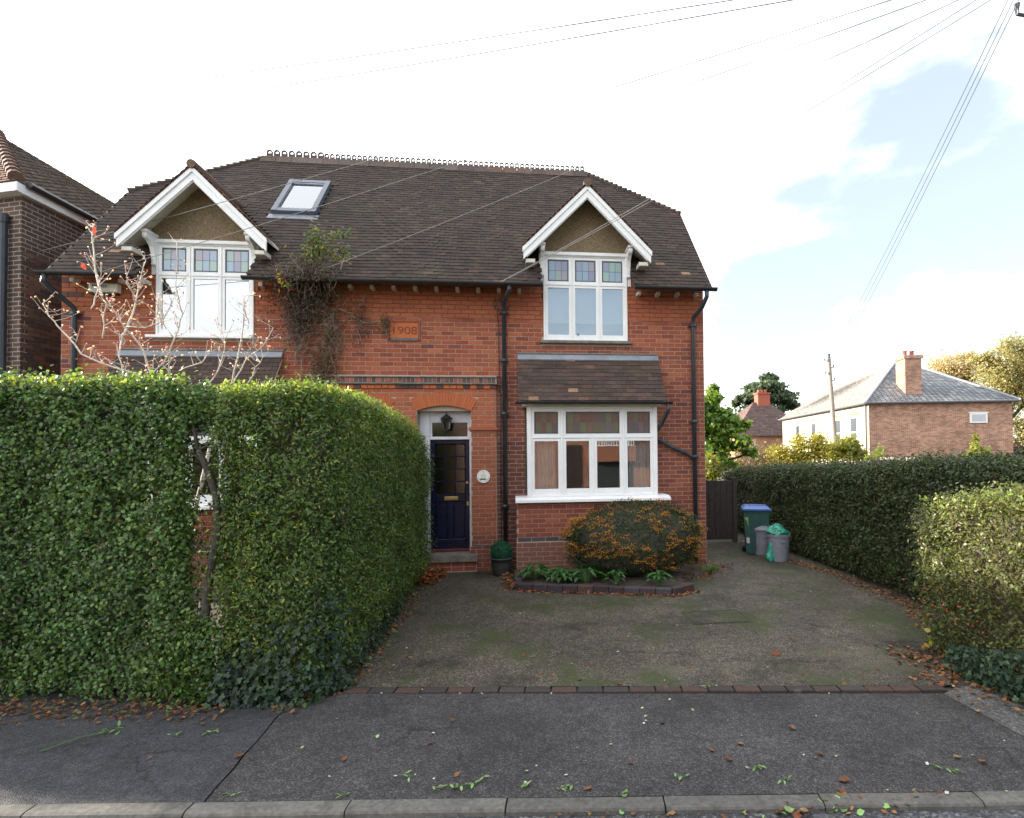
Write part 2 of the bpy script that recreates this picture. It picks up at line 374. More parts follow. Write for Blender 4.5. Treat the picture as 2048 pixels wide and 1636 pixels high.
def sheet(name, poly, z, mat, kind='structure', thick=.0):
    b = MB()
    if thick: b.prism(poly[::-1] if False else poly, z-thick, z, 'z')
    else: b.add([(x, y, z) for x, y in poly], [tuple(range(len(poly)))])
    o = b.obj(name, mat); 
    if kind: o['kind'] = kind
    return o
YK = lambda x: -6.24 - .108*x          # back of the kerb
sheet('ground', [(-900, -900), (900, -900), (900, 900), (-900, 900)], -.12, MT['grass'])
sheet('garden', [(-60, YK(-60)+.02), (60, YK(60)+.02), (60, 120), (-60, 120)], -.022, MT['soil'])
sheet('road', [(-60, YK(-60)-6.6), (60, YK(60)-6.6), (60, YK(60)-.08), (-60, YK(-60)-.08)], -.035, MT['road'])
JX = -1.15
def hl(x): return -4.72 - .14*(x+2)       # back of the pavement, along the hedge
JN = [(JX+random.uniform(-.008, .008)-.02*k/9, YK(JX)+(hl(JX)+.25-YK(JX))*k/9) for k in range(10)]
sheet('pavement', [(-12, YK(-12))]+[(a-.006-random.uniform(0, .006), b_) for a, b_ in JN]+[(-12, hl(-12)+.3)], .0, MT['pave'])
ED0, ED1 = np.array([-.80, -4.70]), np.array([4.40, -5.37])
EDd = (ED1-ED0)/np.linalg.norm(ED1-ED0); EDn = np.array([-EDd[1], EDd[0]])
q = onZ(1885, 1388)[:2]; q2 = onZ(2048, 1475)[:2]; qd = (q2-q)/np.linalg.norm(q2-q); q3 = q + qd*((YK(q[0])-q[1])/(qd[1]+.108*qd[0]))
sheet('driveway_crossover', [tuple(q3), tuple(q), tuple(ED0-EDn*.004)]+[(a+.006+random.uniform(0, .006), b_) for a, b_ in JN[::-1]], .004, MT['cross'])
sheet('pavement', [tuple(q3+np.array([.015, .0])), (14, YK(14)), (14, hl(14)+.6), tuple(q+np.array([.3, .12])), tuple(q+np.array([.012, .006]))], .0, MT['pavelight'])
sheet('driveway', [tuple(ED0+EDn*.11), tuple(ED1+EDn*.11), (5.6, -3.9), (6.05, -1.2), (6.1, 12), (-1.2, 12), (-1.2, -4.6)], .010, MT['drive'])
# kerb stones
kb = sheet('kerb', [(-12, YK(-12)-.002), (14, YK(14)-.002), (14, YK(14)-.10), (-12, YK(-12)-.10)], -.05, MT['soil'])
prof = [(0, -.12), (0, .006), (-.075, .006), (-.093, .0), (-.102, -.012), (-.104, -.12)]
ms = MB(); n = len(prof); Lk = .915
ms.add([(0, y, z) for y, z in prof]+[(Lk, y, z) for y, z in prof], [tuple(range(n-1, -1, -1)), tuple(range(n, 2*n))]+[(i, (i+1) % n, (i+1) % n+n, i+n) for i in range(n)])
kme, _ = ms.data('kerb_stone', MT['kerb'], origin=(0, 0, 0))
ang = math.atan(-.108)
x = -1.2 - .925*10*cos(ang)
for i in range(24):
    link('kerb_stone', kme, (x, YK(x)-.004, random.uniform(-.0015, .0015)), kb, (random.uniform(-.02, .02), 0, ang+random.uniform(-.006, .006)), tuple(np.array((.115, .11, .10))*random.uniform(.75, 1.15)))
    x += .925*cos(ang)
# brick edging between the crossover and the drive
eb = sheet('driveway_edging', [tuple(ED0-EDn*.002), tuple(ED1-EDn*.002), tuple(ED1+EDn*.108), tuple(ED0+EDn*.108)], -.012, MT['soil'])
ms = MB().cbox(.0, .213, -.102/2, .102/2, 0, .03); bm = MB().box(0, .213, 0, .102, -.06, .0)
bm = MB(); c = .006; bm.add([(0,0,-.06),(.213,0,-.06),(.213,.1,-.06),(0,.1,-.06),(0,0,-c),(.213,0,-c),(.213,.1,-c),(0,.1,-c),(c,c,0),(.213-c,c,0),(.213-c,.1-c,0),(c,.1-c,0)],
      [(0,1,5,4),(1,2,6,5),(2,3,7,6),(3,0,4,7),(4,5,9,8),(5,6,10,9),(6,7,11,10),(7,4,8,11),(8,9,10,11)])
eme, _ = bm.data('edging_brick', MT['brick'], origin=(0, 0, 0))
ea = atan2(EDd[1], EDd[0]); nE = int(np.linalg.norm(ED1-ED0)/.224)
EB = [(.052, .038, .033), (.042, .034, .031), (.062, .040, .034), (.050, .042, .037), (.040, .036, .034)]
for i in range(nE):
    pz = ED0 + EDd*(.224*i+.004) + EDn*.004
    link('edging_brick', eme, (pz[0], pz[1], .014+random.uniform(-.003, .003)), eb, (0, 0, ea+random.uniform(-.006, .006)), random.choice(EB))
# inspection cover let into the drive
mc = onZ(1432, 1236)
o = MB().box(mc[0]-.33, mc[0]+.33, mc[1]-.22, mc[1]+.22, .006, .016).obj('inspection_cover', MT['drive'])
tag(o, 'rectangular inspection cover set flush into the mossy drive', 'manhole cover')
b = MB(); X0, X1, Y0, Y1 = mc[0]-.36, mc[0]+.36, mc[1]-.25, mc[1]+.25
b.box(X0, X1, Y0, Y0+.008, .005, .014); b.box(X0, X1, Y1-.008, Y1, .005, .014); b.box(X0, X0+.008, Y0+.008, Y1-.008, .005, .014); b.box(X1-.008, X1, Y0+.008, Y1-.008, .005, .014)
b.obj('rim', plain('worn_rim', (.035, .032, .026), .9, .4, 30, .4), o)
# ================================================================ the house
XL, XR, HC = -6.52, 4.10, -1.21
house = thing('house', (HC, 0, 0), 'red brick semi-detached pair dated 1908 with two white gabled dormers', 'house')
wall = None
MIR = lambda x: 2*HC - x
ZT = 5.28
wins = [(1.19, 2.69), (MIR(2.69), MIR(1.19))]
bays = [(.86, 3.12), (MIR(3.12), MIR(.86))]
doors = [(-.98, -.07), (MIR(-.07), MIR(-.98))]
PX0, PX1, PZ = -2.77, .35, 3.13
DATE = (-1.48, -.91, 3.95, 4.31)
def cells(x0, x1, z0, z1, opens):
    xs = sorted({x0, x1, *[v for o in opens for v in o[:2] if x0 < v < x1]})
    zs = sorted({z0, z1, *[v for o in opens for v in o[2:] if z0 < v < z1]})
    for a, b in zip(xs, xs[1:]):
        for c, d in zip(zs, zs[1:]):
            mx_, mz_ = (a+b)/2, (c+d)/2
            if not any(o[0] < mx_ < o[1] and o[2] < mz_ < o[3] for o in opens): yield a, b, c, d
op_main = [(a, b, 3.99, 5.6) for a, b in wins] + [(a, b, 1.2, 2.84) for a, b in bays] + [(a, b, -1, 2.75) for a, b in doors]
b = MB()
for a, bb, c, d in cells(XL, XR, -.1, ZT, op_main): b.box(a, bb, 0, .22, c, d)
wall = b.obj('wall', MT['mortar'], house)
# porch panel, a little proud of the wall, down to a plinth
b = MB(); op_p = [(a, bb, -1, 2.86) for a, bb in doors]
for a, bb, c, d in cells(PX0, PX1, -.1, PZ, op_p): b.box(a, bb, -.055, -.001, c, d)
pan = b.obj('porch_panel', MT['mortar'], house)
# side and back walls, gable ends
SWM = wallbrick('side_brickwork', (.30, .10, .06), (.22, .075, .055), (.42, .36, .28))
b = MB()
for X, e in ((XL, .22), (XR-.22, .22)):
    b.prism([(.22, -.1), (4.9, -.1), (4.9, 5.2), (3.9, 6.7), (1.3, 6.7), (.22, 5.4)], X, X+e, 'x')
b.box(XL+.22, XR-.22, 4.68, 4.9, -.1, 5.2)
o = b.obj('side_walls', SWM, house); wall_uv(o)
b = MB()
b.box(XL+.22, XR-.22, .22, 4.68, -.09, .3); b.box(XL+.22, XR-.22, .22, 4.68, 2.95, 3.1); b.box(XL+.22, XR-.22, 3.2, 3.3, .3, 5.2)
b.box(HC-.06, HC+.06, .22, 3.2, .3, 5.1); b.box(.25, .35, .22, 3.2, .3, 5.1); b.box(MIR(.35), MIR(.25), .22, 3.2, .3, 5.1)
b.box(XL+.22, XR-.22, .9, 4.2, 5.85, 5.92)
b.obj('room_walls', MT['room'], house)

# ---- bricks: 300 single stretchers, the rest in one joined part
CR, BLN, JT = .0765, .229, .0095
def lay(x0, x1, z0, z1, opens=(), shift=0., skip=None):
    r0 = 0; z = z0; r = 0
    while z < z1 - .03:
        zt = min(z+CR-JT, z1); segs = [(x0, x1)]
        for o in opens:
            if o[2] < (z+zt)/2 < o[3]:
                ns = []
                for a, b_ in segs:
                    if o[1] <= a or o[0] >= b_: ns.append((a, b_)); continue
                    if o[0] > a: ns.append((a, o[0]))
                    if o[1] < b_: ns.append((o[1], b_))
                segs = ns
        off = (BLN/2 if r % 2 else 0) + shift + ((r*37) % 5)*.004
        for a, b_ in segs:
            k = floor((a-off)/BLN); u = off + k*BLN
            while u < b_:
                s, e = max(u, a+.003), min(u+BLN-JT, b_-.003)
                if e-s > .03 and not (skip and skip((s+e)/2, (z+zt)/2)): yield s, e, z, zt
                u += BLN
        z += CR; r += 1
REDS = [(.34, .102, .052), (.31, .088, .046), (.37, .120, .058), (.28, .078, .046), (.24, .072, .048), (.39, .132, .064), (.18, .062, .050)]
REDW = [26, 24, 18, 14, 5, 8, 1.5]
def redcol(x, z, zone):
    c = np.array(random.choices(REDS, REDW)[0])*random.uniform(.85, 1.08)*np.array((.95, .90, .93))
    if zone == 'main':
        if z > 4.3: c = c*.45 + np.array((.39, .120, .052))*.55
        dirty = .0
        if .38 < x < .84 and z < 3.3: dirty = .75 if z < 2.2 else .5
        if x > 3.95 or x < -6.4: dirty = .3*random.random()
        if x > .5 and z < 3.9: dirty = max(dirty, .22 if z > 2.9 else .36)
        if z < 1.0: dirty = max(dirty, .35)
        c = c*(1-dirty) + np.array((.085, .042, .040))*dirty
        if x < -6.3 and random.random() < .3: c = np.array((.12, .06, .055))
    elif zone == 'panel':
        c = c*.4 + np.array((.36, .112, .050))*.6
        if z < 2.4: c = c*.72 + np.array((.17, .065, .045))*.28
        if z < .55: c = c*.35 + np.array((.15, .06, .05))*.65
    elif zone == 'bay':
        c = c*.68 + np.array((.17, .055, .046))*.32
        if z < .52: c = c*.35 + np.array((.17, .095, .08))*.65
        if .5 < z < .6: c = np.array((.07, .065, .07))*random.uniform(.8, 1.3)
    return tuple(c)
full_me, _ = MB().cbox(-(BLN-JT)/2, (BLN-JT)/2, -.005, .004, 0, CR-JT, .0035).data('brick', MT['brick'], origin=(0, 0, 0))
singles = []; stuff = MB()
def brick(s, e, c, d, Y, zone, can=True):
    col = redcol((s+e)/2, c, zone); y = Y - random.uniform(0, .0022)
    if can and abs((e-s)-(BLN-JT)) < .002 and abs((d-c)-(CR-JT)) < .002:
        X = (s+e)/2
        vis = (c > 3.42 and c < 4.85 and ((-1.95 < X < .35) or (.65 < X < 1.1) or (2.8 < X < 3.75) or (-6.1 < X < -5.3) or (-3.4 < X < -3.1))) or (3.3 < X < 3.75 and 1.5 < c < 3.4) or (zone == 'bay' and .62 < c < 1.15 and .75 < X < 2.2) or (zone == 'panel' and c > .6 and X > -.05)
        if vis: singles.append((depth((X, y, c)), X, y, c, col)); return
    stuff.cbox(s, e, y-.005, y+.004, c, d, .0035, col)
ex_main = op_main + [(PX0-.01, PX1+.01, -1, 3.40), DATE]
# the top course lines up with the sills
for s, e, c, d in lay(XL+.002, XR-.002, .005, ZT-.03, ex_main + [(1.14, 2.74, 3.90, 3.99), (MIR(2.74), MIR(1.14), 3.9, 3.99)]): brick(s, e, c, d, 0, 'main')
AC, AS, ACR = -.525, 2.75, 2.84                       # arch centre, springing, crown
AR = ((.455**2)+(ACR-AS)**2)/(2*(ACR-AS)); AZ = ACR-AR
ER = .225
def in_arch(x, z):
    for cx in (AC, MIR(AC)):
        dx, dz = x-cx, z-AZ; r = sqrt(dx*dx+dz*dz)
        if AR-.03 < r < AR+ER-.035 and abs(dx)/max(dz, .01) < .455/(AS-AZ)+.03: return True
    return False
for s, e, c, d in lay(PX0+.002, PX1-.002, .005, PZ, [(a, bb, -1, 2.86) for a, bb in doors], .05, in_arch): brick(s, e, c, d, -.056, 'panel')

# ---- arches of rubbed voussoirs
for cx in (AC, MIR(AC)):
    th = math.asin(.455/AR); nv = 21
    # springing widens outwards
    for i in range(nv):
        t0, t1 = -th + 2*th*i/nv + .0012, -th + 2*th*(i+1)/nv - .0012
        k = 1.0 + .14
        def P(t, r, wd=1.0): return (cx + sin(t*wd)*r, AZ + cos(t*wd)*r)
        poly = [P(t0, AR), P(t1, AR), P(t1, AR+ER, 1.06), P(t0, AR+ER, 1.06)]
        c = tuple(np.array((.41, .118, .048))*random.uniform(.88, 1.06))
        MB().prism(poly, -.072, .21, 'y').obj('voussoir', MT['rubbed'], pan, color=c)
# ---- string course over the doors: weathered ledge, dentils, moulded course
def course(x0, x1, z0, z1, y0, n, name, colf, par):
    wv = (x1-x0)/n
    for i in range(n):
        MB().cbox(x0+wv*i+.004, x0+wv*(i+1)-.004, y0, .0, z0, z1, .004).obj(name, MT['brick'], par, color=colf(i))
BX0, BX1 = PX0-.02, PX1+.02
bk = MB(); bk.box(BX0+.004, BX1-.004, -.062, -.002, PZ+.002, 3.36); band = bk.obj('string_course', MT['mortar'], house)
course(BX0, BX1, PZ, PZ+.062, -.085, 28, 'moulded_brick', lambda i: random.choice([(.44, .13, .05), (.42, .12, .05), (.11, .06, .055), (.08, .05, .05)]), band)
MB().prism([(-.115, PZ+.068), (-.125, PZ+.08), (-.06, PZ+.10), (-.0, PZ+.10), (-.0, PZ+.066)], BX0-.01, BX1+.01, 'x').obj('ledge', MT['cement'], band)
course(BX0, BX1-.02, PZ+.103, PZ+.19, -.068, 44, 'dentil_brick', lambda i: tuple(np.array(random.choice([(.20, .085, .07), (.13, .07, .065), (.30, .11, .075), (.10, .075, .07)]))*random.uniform(.8, 1.2)), band)
MB().prism([(-.09, PZ+.193), (-.09, PZ+.202), (-.004, PZ+.235), (-.004, PZ+.19)], BX0-.005, BX1-.005, 'x').obj('ledge', MT['cement'], band)
# corbel on each door pier
for x0, x1 in ((-.10, .37), (MIR(.37), MIR(-.10)), (-1.47, -.95)):
    for z0, z1, pr in ((2.385, 2.415, .02), (2.415, 2.455, .045), (2.455, 2.475, .03)):
        MB().cbox(x0+.03-pr, x1-.03+pr if x1 > .3 or x1 < -1.5 else x1-.03+pr, -.06-pr, -.056, z0, z1-.002, .006).obj('corbel', MT['brick'], pan, color=(.33, .11, .06))
# plinth of the pier beside the door
pl = MB().box(-.09, .40, -.085, -.057, -.05, .43); plo = pl.obj('plinth', MT['mortar'], house)
st2 = MB()
for s, e, c, d in lay(-.09, .40, .005, .43): st2.cbox(s, e, -.092, -.084, c, d, .004, redcol(0, .3, 'panel'))
tag(st2.obj('plinth_bricks', MT['brick'], plo), kind='stuff')

# ---- date stone
dx0, dx1, dz0, dz1 = DATE
dst = MB().box(dx0+.05, dx1-.05, -.004, -.001, dz0+.05, dz1-.05).obj('date_stone', MT['rubbed'], house, color=(.47, .135, .05))
for i in range(4):
    u0 = dx0+.05+(dx1-dx0-.1)*i/4; u1 = dx0+.05+(dx1-dx0-.1)*(i+1)/4
    MB().prism([(-.026, dz1), (-.026, dz1-.02), (-.005, dz1-.05), (-.001, dz1-.05), (-.001, dz1)], u0+.003, u1-.003, 'x').obj('moulded_brick', MT['brick'], dst, color=(.35, .105, .06))
    MB().prism([(-.03, dz0), (-.001, dz0), (-.001, dz0+.055), (-.006, dz0+.055), (-.03, dz0+.015)], u0+.003, u1-.003, 'x').obj('moulded_brick', MT['brick'], dst, color=(.14, .12, .115))
for a, b_ in ((dx0+.004, dx0+.047), (dx1-.047, dx1-.004)):
    MB().cbox(a, b_, -.028, -.001, dz0+.002, dz1-.002, .014).obj('moulded_brick', MT['brick'], dst, color=(.26, .09, .065))
def text_obj(name, txt, size, loc, mat, parent, ext=.003, rot=(pi/2, 0, 0), align='CENTER', sx=1.0):
    cu = bpy.data.curves.new(name, 'FONT'); cu.body = txt; cu.size = size; cu.extrude = ext; cu.align_x = align; cu.align_y = 'CENTER'
    to = bpy.data.objects.new(name, cu); COL.objects.link(to)
    me = bpy.data.meshes.new_from_object(to); COL.objects.unlink(to); bpy.data.objects.remove(to)
    me.materials.clear(); me.materials.append(mat)
    o = link(name, me, loc, parent, rot); o.scale = (sx, 1, 1); return o
MT['datecut'] = plain('cut_numerals', (.20, .055, .03), .9, .2)
text_obj('numerals', '1908', .19, ((dx0+dx1)/2, -.0045, (dz0+dz1)/2-.005), MT['datecut'], dst, .004, sx=1.18)

# ---- windows
def ringbox(b, x0, x1, z0, z1, wd, y0, y1, wb=None):
    wb = wb or wd
    b.cbox(x0, x0+wd, y0, y1, z0, z1, .004); b.cbox(x1-wd, x1, y0, y1, z0, z1, .004)
    b.cbox(x0+wd, x1-wd, y0+.0015, y1, z0, z0+wb, .004); b.cbox(x0+wd, x1-wd, y0+.0015, y1, z1-wd, z1, .004)
m, nt, bs = newmat('stained_glass'); oi = nt.nodes.new('ShaderNodeObjectInfo')
nt.links.new(oi.outputs['Color'], bs.inputs['Base Color']); bs.inputs['Roughness'].default_value = .12; bs.inputs['Specular IOR Level'].default_value = .9
wv = noise(nt, 60, 2, .5, wpos(nt)); bump(nt, bs, wv.outputs['Fac'], .25, .004); MT['stained'] = m
MT['came'] = plain('lead_came', (.08, .085, .10), .5)
UPC = [(.24, .25, .33), (.26, .34, .42), (.26, .36, .33), (.30, .27, .32), (.28, .40, .35), (.27, .28, .36), (.25, .35, .45)]
BYC = [(.10, .055, .045), (.075, .095, .06), (.085, .09, .10), (.11, .085, .06), (.065, .07, .08), (.10, .06, .05), (.085, .12, .07)]
def stained(x0, x1, z0, z1, nx, nz, Y, par, pal):
    b = MB(); bw_ = .022
    ringbox(b, x0, x1, z0, z1, bw_, Y-.003, Y+.006)
    gx, gz = (x1-x0-2*bw_)/nx, (z1-z0-2*bw_)/nz
    for i in range(1, nx): b.box(x0+bw_+gx*i-.003, x0+bw_+gx*i+.003, Y-.003, Y+.006, z0+bw_, z1-bw_)
    for j in range(1, nz): b.box(x0+bw_, x1-bw_, Y-.0025, Y+.0055, z0+bw_+gz*j-.003, z0+bw_+gz*j+.003)
    b.obj('leading', MT['came'], par)
    last = None
    for i in range(nx):
        for j in range(nz):
            c = random.choice([q for q in pal if q != last]); last = c
            MB().box(x0+bw_+gx*i+.002, x0+bw_+gx*(i+1)-.002, Y, Y+.004, z0+bw_+gz*j+.002, z0+bw_+gz*(j+1)-.002).obj('coloured_pane', MT['stained'], par, color=c)
def sash(x0, x1, z0, z1, Y, par, wd=.045, glass='glass', st=None, pal=UPC, wb=None):
    b = MB(); ringbox(b, x0, x1, z0, z1, wd, Y, Y+.035, wb)
    b.obj('sash', MT['white'], par)
    a, c, d, e = x0+wd, x1-wd, z0+(wb or wd), z1-wd
    if st: stained(a, c, d, e, st[0], st[1], Y+.014, par, pal)
    else: MB().box(a, c, Y+.018, Y+.022, d, e).obj('pane', MT[glass], par)
def upper_window(x0, x1, z0, z1, right):
    Y = -.012; wn = bpy.data.objects.new('window', None); COL.objects.link(wn); wn.parent = house; wn.location = Vector(((x0+x1)/2, 0, z0))-wl(house); WL[wn.name] = Vector(((x0+x1)/2, 0, z0))
    b = MB(); zt = 4.985; fw = .035; mw = .022
    b.cbox(x0, x0+fw, Y-.02, .09, z0, z1, .005); b.cbox(x1-fw, x1, Y-.02, .09, z0, z1, .005)
    b.cbox(x0+fw, x1-fw, Y-.018, .09, z1-.055, z1, .005); b.cbox(x0+fw, x1-fw, Y-.018, .09, z0, z0+.03, .005)
    b.cbox(x0-.02, x1+.02, Y-.05, Y-.021, z1-.035, z1+.03, .01)
    W = (x1-x0-2*fw-2*mw)/3; xs = []
    for i in range(3): xs.append((x0+fw+i*(W+mw), x0+fw+i*(W+mw)+W))
    for i in range(2): b.cbox(xs[i][1], xs[i+1][0], Y-.016, .08, z0+.03, z1-.055, .004)
    for a, c in xs: b.cbox(a, c, Y-.014, .08, zt-.014, zt+.014, .005)
    b.obj('frame', MT['white'], wn)
    for a, c in xs:
        sash(a, c, zt+.014, z1-.055, Y-.004, wn, .046, st=(3, 2), pal=UPC)
        sash(a, c, z0+.03, zt-.014, Y-.004, wn, .045, 'glassup', wb=.075)
    MB().box(x0+.02, x1-.02, .16, .165, z0+.35, z1-.1).obj('blind', MT['blind'], wn)
    if right: MB().cbox(x0-.06, x1+.06, -.09, -.006, z0-.055, z0-.002, .008).obj('sill', MT['stone'], wn)
    else: MB().cbox(x0-.12, x1+.02, -.10, -.006, z0-.05, z0-.002, .008).obj('sill', MT['white'], wn)
    if right:
        MB().box(x0+1.0*W*.0+.6, x0+.62, -.03, -.018, 4.08, 4.12).obj('stay', MT['black'], wn)
    return wn
upper_window(1.19, 2.69, 3.99, 5.53, True); upper_window(MIR(2.69), MIR(1.19), 3.99, 5.53, False)

# ---- doors
def door(mx):
    def bx(b, x0, x1, *a, **k):
        if mx: x0, x1 = MIR(x1), MIR(x0)
        return b.cbox(x0, x1, *a, **k)
    def part(name, mat, par, *args): return bx(MB(), *args).obj(name, MT[mat], par)
    base = Vector((MIR(-.46) if mx else -.46, .25, .3))
    d = bpy.data.objects.new('front_door', None); COL.objects.link(d); d.parent = house; d.location = base-wl(house); WL[d.name] = base
    b = MB(); Y = .24
    bx(b, -.975, -.80, Y-.06, Y+.05, .30, 2.95); bx(b, -.12, -.075, Y-.06, Y+.05, .30, 2.95)
    bx(b, -.80, -.12, Y-.05, Y+.05, 2.262, 2.315); bx(b, -.80, -.12, Y-.03, Y+.05, 2.56, 2.95); bx(b, -.80, -.765, Y-.03, Y+.05, 2.315, 2.56)
    bx(b, -.155, -.12, Y-.03, Y+.05, 2.315, 2.56)
    b.obj('door_frame', MT['frame_lilac'], d)
    bx(MB(), -.765, -.155, Y+.01, Y+.016, 2.315, 2.56).obj('fanlight', MT['glassdoor'], d)
    # leaf: stiles, rails, glazing bars
    x0, x1, z0, z1 = -.797, -.123, .345, 2.258; b = MB(); sw = .075
    bx(b, x0, x0+sw, Y, Y+.045, z0, z1); bx(b, x1-sw, x1, Y, Y+.045, z0, z1)
    gz0, gz1 = 1.30, 2.185
    for a, c in ((z0, z0+.17), (gz0-.13, gz0), (gz1, z1)): bx(b, x0+sw, x1-sw, Y+.0015, Y+.045, a, c)
    gw = (x1-x0-2*sw)
    for i in (1, 2): bx(b, x0+sw+gw*i/3-.011, x0+sw+gw*i/3+.011, Y+.003, Y+.04, gz0, gz1)
    for j in (1, 2, 3):
        z = gz0+(gz1-gz0)*j/4
        for i in range(3): bx(b, x0+sw+gw*i/3+.011*(i > 0), x0+sw+gw*(i+1)/3-.011*(i < 2), Y+.004, Y+.04, z-.011, z+.011)
    xm = (x0+x1)/2; bx(b, xm-.05, xm+.05, Y+.003, Y+.045, z0+.17, gz0-.13)
    b.obj('door_leaf', MT['navy'], d)
    for a, c in ((x0+sw, xm-.05), (xm+.05, x1-sw)): part('door_panel', 'navy', d, a+.02, c-.02, Y+.012, Y+.04, z0+.20, gz0-.16); part('panel_bed', 'navy', d, a, c, Y+.028, Y+.041, z0+.17, gz0-.13)
    for i in range(3):
        for j in range(4):
            part('pane', 'glassdoor', d, x0+sw+gw*i/3+.011, x0+sw+gw*(i+1)/3-.011, Y+.02, Y+.024, gz0+(gz1-gz0)*j/4+.011, gz0+(gz1-gz0)*(j+1)/4-.011)
    part('letter_plate', 'brass', d, xm-.10, xm+.135, Y-.012, Y+.003, 1.195, 1.262)
    part('letter_flap', 'brass', d, xm-.06, xm+.095, Y-.018, Y-.0125, 1.208, 1.25)
    part('lock', 'brass', d, x1-.055, x1-.012, Y-.01, Y-.0005, 1.10, 1.165)
    s = -1 if mx else 1
    kx = MIR(x1-.04) if mx else x1-.04
    MB().tube([(kx, Y-.001, 1.505), (kx, Y-.04, 1.505)], [.012, .024], 12).obj('knob', MT['brass'], d)
    part('weatherboard', 'red', d, x0, x1, Y-.012, Y+.04, .305, .344)
    part('threshold', 'black', d, -.80, -.12, Y-.06, Y+.05, .255, .304)
    # stone step on two courses of brick
    part('step', 'stone', house, -1.06, .04, -.19, .20, .19, .30)
    sb = bx(MB(), -1.03, .015, -.12, .20, -.05, .188).obj('step_riser', MT['mortar'], house)
    for r in range(2):
        x = -1.03
        for i in range(5):
            w_ = .2
            part('brick', 'brick', sb, x+.005, min(x+w_, .012), -.127, -.119, .03+r*.078, .03+r*.078+.068).color = (*redcol(0, 1, 'bay'), 1); x += .209
    return d
door(False); door(True)
# ceiling of the porch and hall light seen through the door glass is left to daylight

